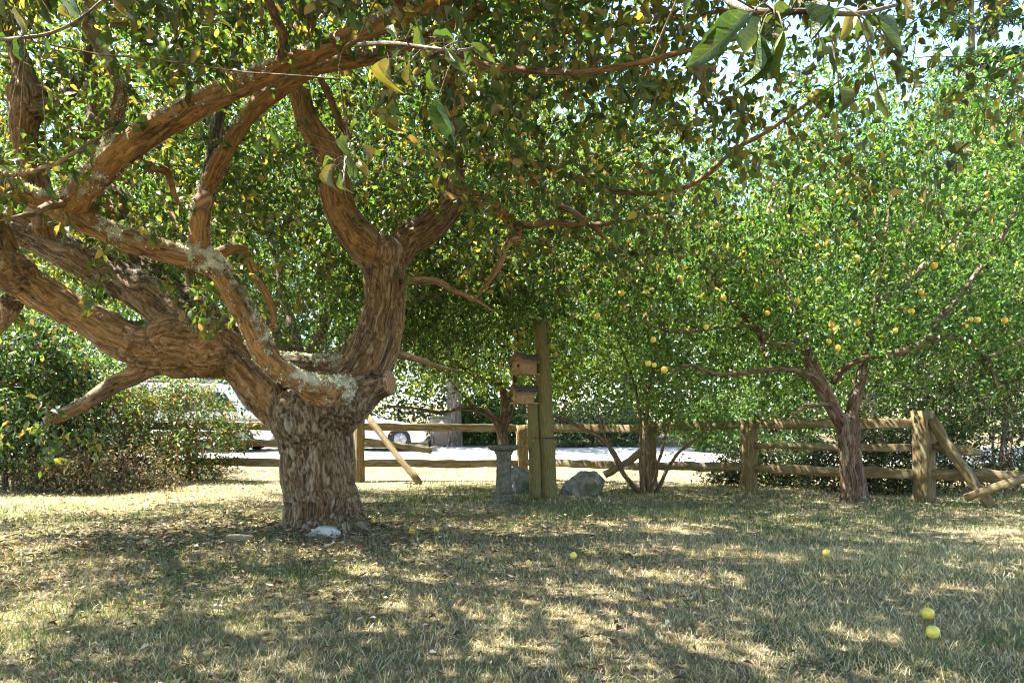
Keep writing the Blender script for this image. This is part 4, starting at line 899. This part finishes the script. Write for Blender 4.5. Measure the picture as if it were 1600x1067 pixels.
beam('brace', M['rail_wood'], P(1456, 655, 10.45), P(1548, 790, 9.85), .045, .07, fence, 8, .012)
beam('brace', M['rail_wood'], P(1508, 778, 9.75), P(1640, 738, 9.2), .035, .055, fence, 6, .01)
tag(beam('loose_rail', M['rail_wood'], P(945, 742, 13.3), P(1003, 706, 13.1), .05, .07, None, 6, .012), 'loose short rail leaning against the fence by the plum thicket', 'fence rail')

# ================================================================ BIRD HOUSES AND POLES
pole_m = wood_mat('pole_wood', (.085, .066, .024), (.20, .16, .068), (.12, .12, .045), (1, 9, 9))
box_m = wood_mat('bird_house_wood', (.20, .115, .055), (.38, .25, .135), (.28, .19, .10), (5, 1, 5))
shingle_m = simple_mat('shingle', (.045, .038, .03), (.14, .12, .095), 14, .9, .6, .01)
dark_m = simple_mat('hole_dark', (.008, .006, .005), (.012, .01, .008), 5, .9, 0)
def pole(name, label, nodes):
    p, r = limb(nodes, .12); mb = MB(); L = np.linalg.norm(p[-1] - p[0]); d = (p[-1] - p[0]) / L
    v, q, t = tube(np.stack([np.linspace(0, L, len(p)), rng.normal(0, .004, len(p)), rng.normal(0, .004, len(p))], 1), r * rng.uniform(.97, 1.03, len(r)), 16)
    a = np.arange(len(v) - 2) % 16; cr = 1 - .06 * np.exp(-((a - 4) / 1.0) ** 2) - .05 * np.exp(-((a - 11) / .9) ** 2); v[:-2, 1:] *= cr[:, None]
    root = thing(name, label, 'post', tuple(p[0]))
    o = link('shaft', mesh_np('shaft', v, t, q, smooth=False), pole_m, root)
    s = unit(np.cross((0, 1, 0), d)); u = np.cross(d, s); o.matrix_parent_inverse = Matrix()
    o.matrix_basis = Matrix(((d[0], s[0], u[0], 0), (d[1], s[1], u[1], 0), (d[2], s[2], u[2], 0), (0, 0, 0, 1)))
    return root
pl = pole('bird_house_pole', 'tall thick weathered wooden pole carrying the upper bird house', [(858, 786, 10.9, 27), (853, 640, 10.9, 25), (845, 500, 10.9, 21)])
sp = pole('short_pole', 'shorter wooden pole standing against the tall pole under lower bird house', [(838, 786, 10.85, 20), (836, 700, 10.85, 19), (832, 632, 10.85, 17)])
wire_m = simple_mat('rusty_wire', (.05, .03, .02), (.12, .07, .04), 20, .7, 0, metallic=.5)
mb = MB(); c = P(848, 684, 10.88); a = np.linspace(0, 2 * math.pi, 25)
mb.tube(np.stack([c[0] + .24 * np.cos(a), c[1] + .15 * np.sin(a), np.full(25, c[2])], 1), np.full(25, .009), 6, False); mb.build('wire_band', wire_m, pl)
def bird_house(label, c, yaw, L, W, H, group, slope=.09, floor_over=.03):
    """long box with a round entrance in its front (local -X end), pitched shingled roof"""
    root = thing('bird_house', label, 'bird house', tuple(c), group); root.rotation_euler = (0, 0, yaw)
    def part(mb, name, mat, parent=root, **k):
        o = mb.build(name, mat, parent, **k); o.matrix_parent_inverse = Matrix(); return o
    t = .018
    part(MB().box((floor_over / 2 - .01, 0, -.012), (L + .08 + floor_over, W + .03, .024), jit=.003), 'floor', box_m, bevel=.003)
    for s in (-1, 1): part(MB().box((0, s * (W / 2 - t / 2), H / 2), (L, t, H), jit=.002), 'side_wall', box_m, bevel=.002)
    part(MB().box((L / 2 - t / 2, 0, H / 2), (t, W - 2 * t - .002, H), jit=.001), 'back_wall', box_m)
    # front wall with a hole: ring of quads round the opening, gabled top
    n = 20; hr = W * .12; hz = H * .56; out, inn = [], []
    for i in range(n):
        a = 2 * math.pi * i / n; cy, cz = math.cos(a), math.sin(a); k = min((W / 2) / max(abs(cy), 1e-6), ((H + slope * .0 - hz) if cz > 0 else hz) / max(abs(cz), 1e-6)); out.append((cy * k, hz + cz * k)); inn.append((cy * hr, hz + cz * hr))
    V = [(-L / 2 - .012, y, z) for y, z in out] + [(-L / 2 - .012, y, z) for y, z in inn] + [(-L / 2 + t, y, z) for y, z in inn] + [(-L / 2 + t * .2, y, z) for y, z in out]
    q = [(i, i + n, (i + 1) % n + n, (i + 1) % n) for i in range(n)] + [(i + n, i + 2 * n, (i + 1) % n + 2 * n, (i + 1) % n + n) for i in range(n)] + [(i, (i + 1) % n, (i + 1) % n + 3 * n, i + 3 * n) for i in range(n)]
    fr = part(MB().add(V, q=q), 'front_wall', box_m)
    gb = MB()
    for xx in (-L / 2 - .011, L / 2 - .02):
        gb.add([(xx, -W / 2, H), (xx, W / 2, H), (xx, 0, H + slope), (xx + .018, -W / 2, H), (xx + .018, W / 2, H), (xx + .018, 0, H + slope)], [(0, 2, 1), (3, 4, 5)], [(0, 3, 5, 2), (2, 5, 4, 1), (0, 1, 4, 3)])
    part(gb, 'gable', box_m)
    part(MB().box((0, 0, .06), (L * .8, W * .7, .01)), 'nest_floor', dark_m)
    rf = MB(); ov = .05; e = W / 2 + ov; zr = H + slope + .006; ze = H - slope * ov / (W / 2) + .006
    for s in (-1, 1):
        rf.add([(-L / 2 - .07, 0, zr), (L / 2 + .05, 0, zr), (L / 2 + .05, s * e, ze), (-L / 2 - .07, s * e, ze), (-L / 2 - .07, 0, zr + .014), (L / 2 + .05, 0, zr + .014), (L / 2 + .05, s * e, ze + .014), (-L / 2 - .07, s * e, ze + .014)], q=[(0, 1, 2, 3), (4, 7, 6, 5), (3, 2, 6, 7), (0, 3, 7, 4), (1, 5, 6, 2)])
    roof = part(rf, 'roof', box_m)
    ang = math.atan2(zr - ze, e)
    for s in (-1, 1):
        for row in range(3):
            yc = e * (.86 - row * .32); zc = ze + (zr - ze) * (1 - yc / e) + .024 + row * .004; x = -L / 2 - .075
            while x < L / 2 + .05:
                w = rng.uniform(.06, .1); rot = np.array(Matrix.Rotation(-s * ang + s * .05, 3, 'X'))
                o = MB().box((0, 0, 0), (w - .004, e * .4, .009), rot, jit=.002).build('shingle', shingle_m, roof); o.matrix_parent_inverse = Matrix(); o.location = (x + w / 2, s * yc, zc + rng.uniform(0, .004)); x += w
    return root
bird_house('upper weathered bird house with dark shingle roof fixed high on the tall pole', P(820, 583, 10.70), R(50), .32, .22, .19, 'bird houses on the poles', .085, .1)
bird_house('lower bird house with dark roof sitting on top of the short pole', P(818, 629, 10.80), R(28), .27, .18, .165, 'bird houses on the poles', .08, .08)

# ================================================================ BIRD BATH
stone_m = simple_mat('cast_stone', (.05, .048, .036), (.17, .16, .125), 16, .9, .6, .012, c3=(.065, .07, .035))
c = P(787, 788, 10.5); zb = gz(c[0], c[1]); bb = thing('bird_bath', 'grey cast stone bird bath on a tapered pedestal beside the poles', 'bird bath', (c[0], c[1], zb))
def lath(name, prof, n=28):
    o = MB().lathe(prof, (0, 0, 0), n).build(name, stone_m, bb, smooth=False); o.matrix_parent_inverse = Matrix(); return o
lath('base', [(.16, -.03), (.165, .03), (.15, .05), (.135, .055), (.13, .09), (.145, .095), (.145, .12), (.12, .135)], 12)
lath('pedestal', [(.125, .13), (.122, .2), (.115, .4), (.112, .6), (.118, .72), (.14, .765), (.15, .79)], 14)
lath('bowl', [(.08, .775), (.15, .79), (.215, .815), (.245, .845), (.25, .88), (.235, .885), (.20, .865), (.12, .84), (.02, .835)])

# ================================================================ STONES
def stone(name, label, cat, c, size, mat, seed, rough=.22, flat=None):
    g = np.random.default_rng(seed); import bmesh
    bm = bmesh.new(); bmesh.ops.create_icosphere(bm, subdivisions=5, radius=1.0)
    cuts = [(unit(g.normal(0, 1, 3)), g.uniform(.62, .9)) for _ in range(9)]
    for v in bm.verts:
        p = np.array(v.co)
        for n, k in cuts:
            e = p.dot(n) - k
            if e > 0: p = p - n * e * .85
        p = p * (1 + rough * .5 * noise.noise(Vector(p * 1.7 + seed)) + rough * .25 * noise.noise(Vector(p * 5 + seed)) + rough * .1 * noise.noise(Vector(p * 15)))
        v.co = p * np.array(size)
    me = bpy.data.meshes.new(name); bm.to_mesh(me); bm.free()
    for f in me.polygons: f.use_smooth = True
    o = link(name, me, mat); o.location = c; return tag(o, label, cat)
rock_m = simple_mat('boulder_rock', (.09, .085, .07), (.24, .225, .19), 7, .9, .6, .03, c3=(.07, .08, .035))
c = P(815, 771, 12.2); stone('boulder', 'mossy grey boulder between the bird bath and the poles', 'boulder', (c[0], c[1], .17), (.29, .3, .36), rock_m, 3)
c = P(910, 771, 12.0); stone('boulder', 'low wide grey boulder right of the tall pole', 'boulder', (c[0], c[1], .13), (.43, .36, .30), rock_m, 11)
c = P(507, 856, 6.85); stone('flat_stone', 'flat pale grey stone lying at the foot of the apple trunk', 'stone', (c[0], c[1], .075), (.165, .13, .085), simple_mat('pale_stone', (.26, .27, .25), (.48, .48, .45), 9, .85, .35, .01), 21, .2)
blk_m = simple_mat('old_block', (.11, .09, .055), (.24, .20, .13), 9, .9, .5, .01)
c = P(375, 868, 6.4); o = tag(MB().box((0, 0, 0), (.23, .11, .11), jit=.008).build('wood_block', blk_m, bevel=.008), 'short weathered block half sunk in the leaves left of the apple trunk', 'block'); o.location = (c[0], c[1], .085); o.rotation_euler = (.05, .06, .22)

# fallen fruit
FALL = [(1447, 968, 'fallen yellow plum in the grass, the farther of the lower right pair'), (1457, 999, 'fallen yellow plum in the grass, the nearest to the viewer'), (580, 826, 'orange fallen plum just right of the apple trunk foot'),
        (646, 842, 'orange fallen plum, left of the pair right of the apple trunk'), (680, 838, 'orange fallen plum, right of the pair right of the apple trunk'), (897, 873, 'fallen yellow plum in mid lawn in front of the bird house pole'), (1291, 880, 'fallen yellow plum on the lawn in front of the plum trunk')]
for px, py, lab in FALL:
    Y = F * CAMH / (py - HZ); x = (px - 800) / F * Y; s = .062 if Y > 4.5 else .068
    o = link('fallen_plum', PLUM, None); o.scale = (s, s, s); o.rotation_euler = (rng.uniform(-.5, .5), rng.uniform(-.5, .5), rng.uniform(0, 6)); o.location = (x, Y, gz(x, Y) + .03); tag(o, lab, 'fruit', 'fallen plums on the lawn')

# ================================================================ VEHICLES
paint = simple_mat('white_paint', (.74, .74, .73), (.80, .80, .79), 2, .28, 0, spec=.5)
glass, nt, b = new_mat('car_glass'); b.inputs['Base Color'].default_value = (.02, .035, .04, 1); b.inputs['Roughness'].default_value = .06; b.inputs['Specular IOR Level'].default_value = .8
tyre_m = simple_mat('tyre_rubber', (.012, .012, .012), (.03, .03, .03), 20, .85, .1)
rim_m = simple_mat('alloy_rim', (.22, .23, .25), (.36, .37, .4), 5, .4, 0, metallic=.3)
black_m = simple_mat('black_trim', (.012, .012, .013), (.025, .025, .027), 8, .5, 0)
grey_m = simple_mat('grey_trim', (.14, .15, .16), (.22, .23, .24), 6, .5, 0)
lamp_m, nt, b = new_mat('headlamp'); b.inputs['Base Color'].default_value = (.6, .62, .65, 1); b.inputs['Roughness'].default_value = .12
def extrude_profile(prof, y0, y1, inset=0.0):
    """closed side profile (x,z) turned into a body between y0 and y1, waist wider than roof"""
    import bmesh
    ys = np.linspace(y0, y1, 7); m_ = len(prof); V = []
    for y in ys:
        e = abs(2 * (y - y0) / (y1 - y0) - 1); cx = np.mean([p[0] for p in prof])
        for x, z in prof: V.append((cx + (x - cx) * (1 - .035 * e ** 4), y * (1 - inset * max(0, (z - .85)) / .6) if inset else y, z - .03 * e ** 4 * (z > .5)))
    q = [(i * m_ + j, i * m_ + (j + 1) % m_, (i + 1) * m_ + (j + 1) % m_, (i + 1) * m_ + j) for i in range(6) for j in range(m_)]
    me = bpy.data.meshes.new('body'); me.from_pydata(V, [], q + [tuple(range(m_))[::-1], tuple(range(6 * m_, 7 * m_))]); me.update(); return me
def wheel(root, x, y, z, r, side):
    ty = MB().lathe([(r * .62, -.1), (r * .95, -.1), (r, -.07), (r, .07), (r * .95, .1), (r * .62, .1)], (0, 0, 0), 28, 1).build('wheel', tyre_m, root); ty.matrix_parent_inverse = Matrix(); ty.location = (x, y, z)
    rm = MB().lathe([(r * .3, -.112), (r * .6, -.106), (r * .6, .106), (r * .3, .112)], (0, 0, 0), 24, 1)
    for i in range(5):
        a = i * 1.2566; rm.box((math.cos(a) * r * .34, side * .116, math.sin(a) * r * .34), (r * .6, .02, r * .16), np.array(Matrix.Rotation(-a, 3, 'Y')))
    rr = rm.build('rim', rim_m, ty); rr.matrix_parent_inverse = Matrix()
def sub(o): o.matrix_parent_inverse = Matrix(); return o
def sedan(label, x, y, yaw):
    z0 = gz(x, y) + .03; root = thing('parked_car', label, 'car', (x, y, z0)); root.rotation_euler = (0, 0, yaw)
    arch = lambda cx, r=.37: [(cx + r * math.cos(a), .33 + r * math.sin(a)) for a in np.linspace(math.pi, 0, 9)]
    low = [(-2.2, .34)] + [(-2.0, .22), (-1.72, .22)] + arch(-1.33) + [(-.9, .2), (.9, .2)] + arch(1.4) + [(1.8, .22), (2.12, .24), (2.25, .36), (2.24, .58), (2.1, .70), (1.75, .82), (1.0, .95), (-.9, .98), (-1.6, 1.0), (-2.15, .96), (-2.26, .72)]
    o = sub(link('body', extrude_profile(low, -.86, .86), paint, root)); b = o.modifiers.new('b', 'BEVEL'); b.width = .03; b.segments = 2; b.limit_method = 'ANGLE'; b.angle_limit = R(50)
    cab = [(1.02, .93), (.25, 1.40), (-.05, 1.455), (-.75, 1.44), (-1.1, 1.36), (-1.72, .97)]
    o = sub(link('cabin', extrude_profile(cab, -.76, .76, .12), paint, root)); b = o.modifiers.new('b', 'BEVEL'); b.width = .025; b.segments = 2
    for s in (-1, 1):
        for pts in ([(.85, .985), (.22, 1.35), (-.28, 1.385), (-.28, .99)], [(-.36, .99), (-.36, 1.385), (-.78, 1.375), (-1.02, 1.31), (-1.45, 1.0)]):
            V = [(px, s * (.765 * (1 - .12 * (pz - .85) / .6) + .004), pz) for px, pz in pts] + [(px, s * (.765 * (1 - .12 * (pz - .85) / .6) - .012), pz) for px, pz in pts]; n = len(pts)
            me = bpy.data.meshes.new('window'); me.from_pydata(V, [], [tuple(range(n)), tuple(range(n, 2 * n))] + [(i, (i + 1) % n, (i + 1) % n + n, i + n) for i in range(n)]); sub(link('window', me, glass, root))
        sub(MB().box((.62, s * .86, 1.0), (.16, .16, .11)).build('mirror', paint, root, bevel=.02)); sub(MB().box((-.2, s * .872, .80), (.18, .02, .025)).build('door_handle', paint, root))
        sub(MB().box((2.06, s * .62, .66), (.26, .34, .12)).build('headlight', lamp_m, root, bevel=.03)); sub(MB().box((-2.2, s * .64, .84), (.1, .34, .14)).build('tail_light', simple_mat('tail_red', (.3, .01, .01), (.4, .02, .02), 5, .2, 0), root, bevel=.02))
        wheel(root, -1.33, s * .78, .325, .325, s); wheel(root, 1.4, s * .78, .325, .325, s)
    V = [(.98, -.66, .975), (.98, .66, .975), (.29, .58, 1.39), (.29, -.58, 1.39)]; V += [(a + .012, b_, c_ + .012) for a, b_, c_ in V]
    me = bpy.data.meshes.new('windshield'); me.from_pydata(V, [], [(0, 1, 2, 3), (7, 6, 5, 4), (0, 4, 5, 1), (1, 5, 6, 2), (2, 6, 7, 3), (3, 7, 4, 0)]); sub(link('windshield', me, glass, root))
    sub(MB().box((2.2, 0, .45), (.1, 1.2, .14)).build('grille', black_m, root, bevel=.02)); sub(MB().box((0, 0, .24), (3.9, 1.5, .08)).build('underbody', black_m, root))
sedan('white sedan parked on the driveway right behind the apple trunk', -5.0, 21.9, R(9))
def van(label, x, y, yaw):
    z0 = gz(x, y) + .03; root = thing('parked_van', label, 'van', (x, y, z0)); root.rotation_euler = (0, 0, yaw)
    prof = [(-2.4, .38), (-2.3, .3), (-1.9, .3)] + [(-1.45 + .42 * math.cos(a), .36 + .42 * math.sin(a)) for a in np.linspace(math.pi, 0, 9)] + [(1.0, .3)] + [(1.55 + .42 * math.cos(a), .36 + .42 * math.sin(a)) for a in np.linspace(math.pi, 0, 9)] + [(2.4, .32), (2.55, .45), (2.52, .85), (2.3, 1.08), (1.75, 1.2), (1.2, 1.95), (.9, 2.05), (-2.2, 2.08), (-2.4, 1.95)]
    o = sub(link('body', extrude_profile(prof, -.95, .95), paint, root)); b = o.modifiers.new('b', 'BEVEL'); b.width = .05; b.segments = 2; b.limit_method = 'ANGLE'; b.angle_limit = R(50)
    for s in (-1, 1):
        for x0, x1 in ((.55, 1.45), (-.75, .4), (-2.1, -.9)):
            pts = [(x0, 1.2), (x1, 1.2), (x1 - (.4 if x1 > 1 else 0), 1.78), (x0, 1.78)]; V = [(px, s * .958, pz) for px, pz in pts] + [(px, s * .945, pz) for px, pz in pts]
            me = bpy.data.meshes.new('window'); me.from_pydata(V, [], [(0, 1, 2, 3), (4, 5, 6, 7), (0, 1, 5, 4), (1, 2, 6, 5), (2, 3, 7, 6), (3, 0, 4, 7)]); sub(link('window', me, glass, root))
        sub(MB().box((0, s * .955, .93), (4.7, .03, .07)).build('side_stripe', grey_m, root)); sub(MB().box((0.05, s * .955, .52), (2.1, .04, .12)).build('sill_trim', black_m, root))
        sub(MB().tube([(-1.9, s * .7, 2.16), (.8, s * .7, 2.16)], [.022, .022], 6).build('roof_bar', grey_m, root))
        wheel(root, -1.45, s * .85, .36, .36, s); wheel(root, 1.55, s * .85, .36, .36, s)
        sub(MB().box((2.45, s * .7, .8), (.14, .32, .18)).build('headlight', lamp_m, root, bevel=.02))
    V = [(1.73, -.8, 1.23), (1.73, .8, 1.23), (1.23, .74, 1.91), (1.23, -.74, 1.91)]; V += [(a + .02, b_, c_ + .015) for a, b_, c_ in V]
    me = bpy.data.meshes.new('windshield'); me.from_pydata(V, [], [(0, 1, 2, 3), (7, 6, 5, 4), (0, 4, 5, 1), (1, 5, 6, 2), (2, 6, 7, 3), (3, 7, 4, 0)]); sub(link('windshield', me, glass, root))
    sub(MB().box((2.5, 0, .5), (.12, 1.7, .18)).build('bumper', grey_m, root, bevel=.03)); sub(MB().box((0, 0, .3), (4.3, 1.6, .1)).build('underbody', black_m, root))
    for xx in (-1.5, -.5, .5): sub(MB().box((xx, 0, 2.13), (.05, 1.5, .04)).build('roof_bar', grey_m, root))
van('white van with roof bars parked beyond the fence left of the apple trunk', -9.9, 21.6, R(6))

# ================================================================ BIN, GATE
bin_m = simple_mat('bin_plastic', (.17, .125, .10), (.21, .16, .13), 4, .55, .05, .003); bin2 = simple_mat('bin_grey', (.09, .09, .10), (.13, .13, .145), 4, .55, .05, .003)
white_m = simple_mat('white_decal', (.78, .78, .76), (.82, .82, .80), 4, .5, 0)
c = P(686, 710, 23.2); x, y = c[0], c[1]; z0 = gz(x, y); bn = thing('wheeled_bin', 'brown wheeled rubbish bin with white diamond mark by the background trunk', 'bin', (x, y, z0)); bn.rotation_euler = (0, 0, R(22))
sub(MB().box((0, 0, .52), (.46, .50, .92), None, 1.16).build('body', bin_m, bn, bevel=.03)); sub(MB().box((0, -.02, 1.02), (.60, .64, .07)).build('lid', bin2, bn, bevel=.02))
for s in (-1, 1):
    w = MB().lathe([(.03, -.03), (.12, -.03), (.13, 0), (.12, .03), (.03, .03)], (0, 0, 0), 18, 0).build('wheel', black_m, bn); sub(w); w.location = (s * .2 + s * .06, .25, .13)
sub(MB().tube([(-.2, .34, .95), (.2, .34, .95)], [.018, .018], 8).build('handle', bin2, bn))
sub(MB().box((-.245, 0, .52), (.02, .45, .8)).build('side_rib', bin2, bn, bevel=.01))
mk = sub(MB().add([(-.13, -.2915, .78), (0, -.2845, .65), (.13, -.2915, .78), (0, -.2985, .91)], q=[(0, 1, 2, 3)]).build('diamond_mark', white_m, bn)); a = np.linspace(0, 6.283, 13)[:-1]
sub(MB().add([(.035 * math.cos(t), -.2955 - .0 , .78 + .035 * math.sin(t)) for t in a] + [(0, -.2955, .78)], t=[(12, i, (i + 1) % 12) for i in range(12)]).build('dot_mark', black_m, mk)); sub(MB().box((0, -.286, .60), (.24, .006, .03)).build('printed_line', white_m, bn))
gate = thing('metal_gate', 'black metal bar gate between the white sedan and the wheeled bin', 'gate', (-3.0, 26.0, gz(-3.0, 26.0)))
def gp(mb, name): return sub(mb.build(name, black_m, gate))
for zz in (.18, .75, 1.15): gp(MB().tube([(-1.3, 0, zz), (1.0, 0, zz)], [.018, .018], 6), 'crossbar')
for i in range(17): gp(MB().tube([(-1.25 + i * .137, 0, .1), (-1.25 + i * .137, 0, 1.2)], [.009, .009], 5), 'bar')
for xx in (-1.32, 1.02): gp(MB().box((xx, 0, .62), (.08, .08, 1.34), taper=.96), 'gate_post')
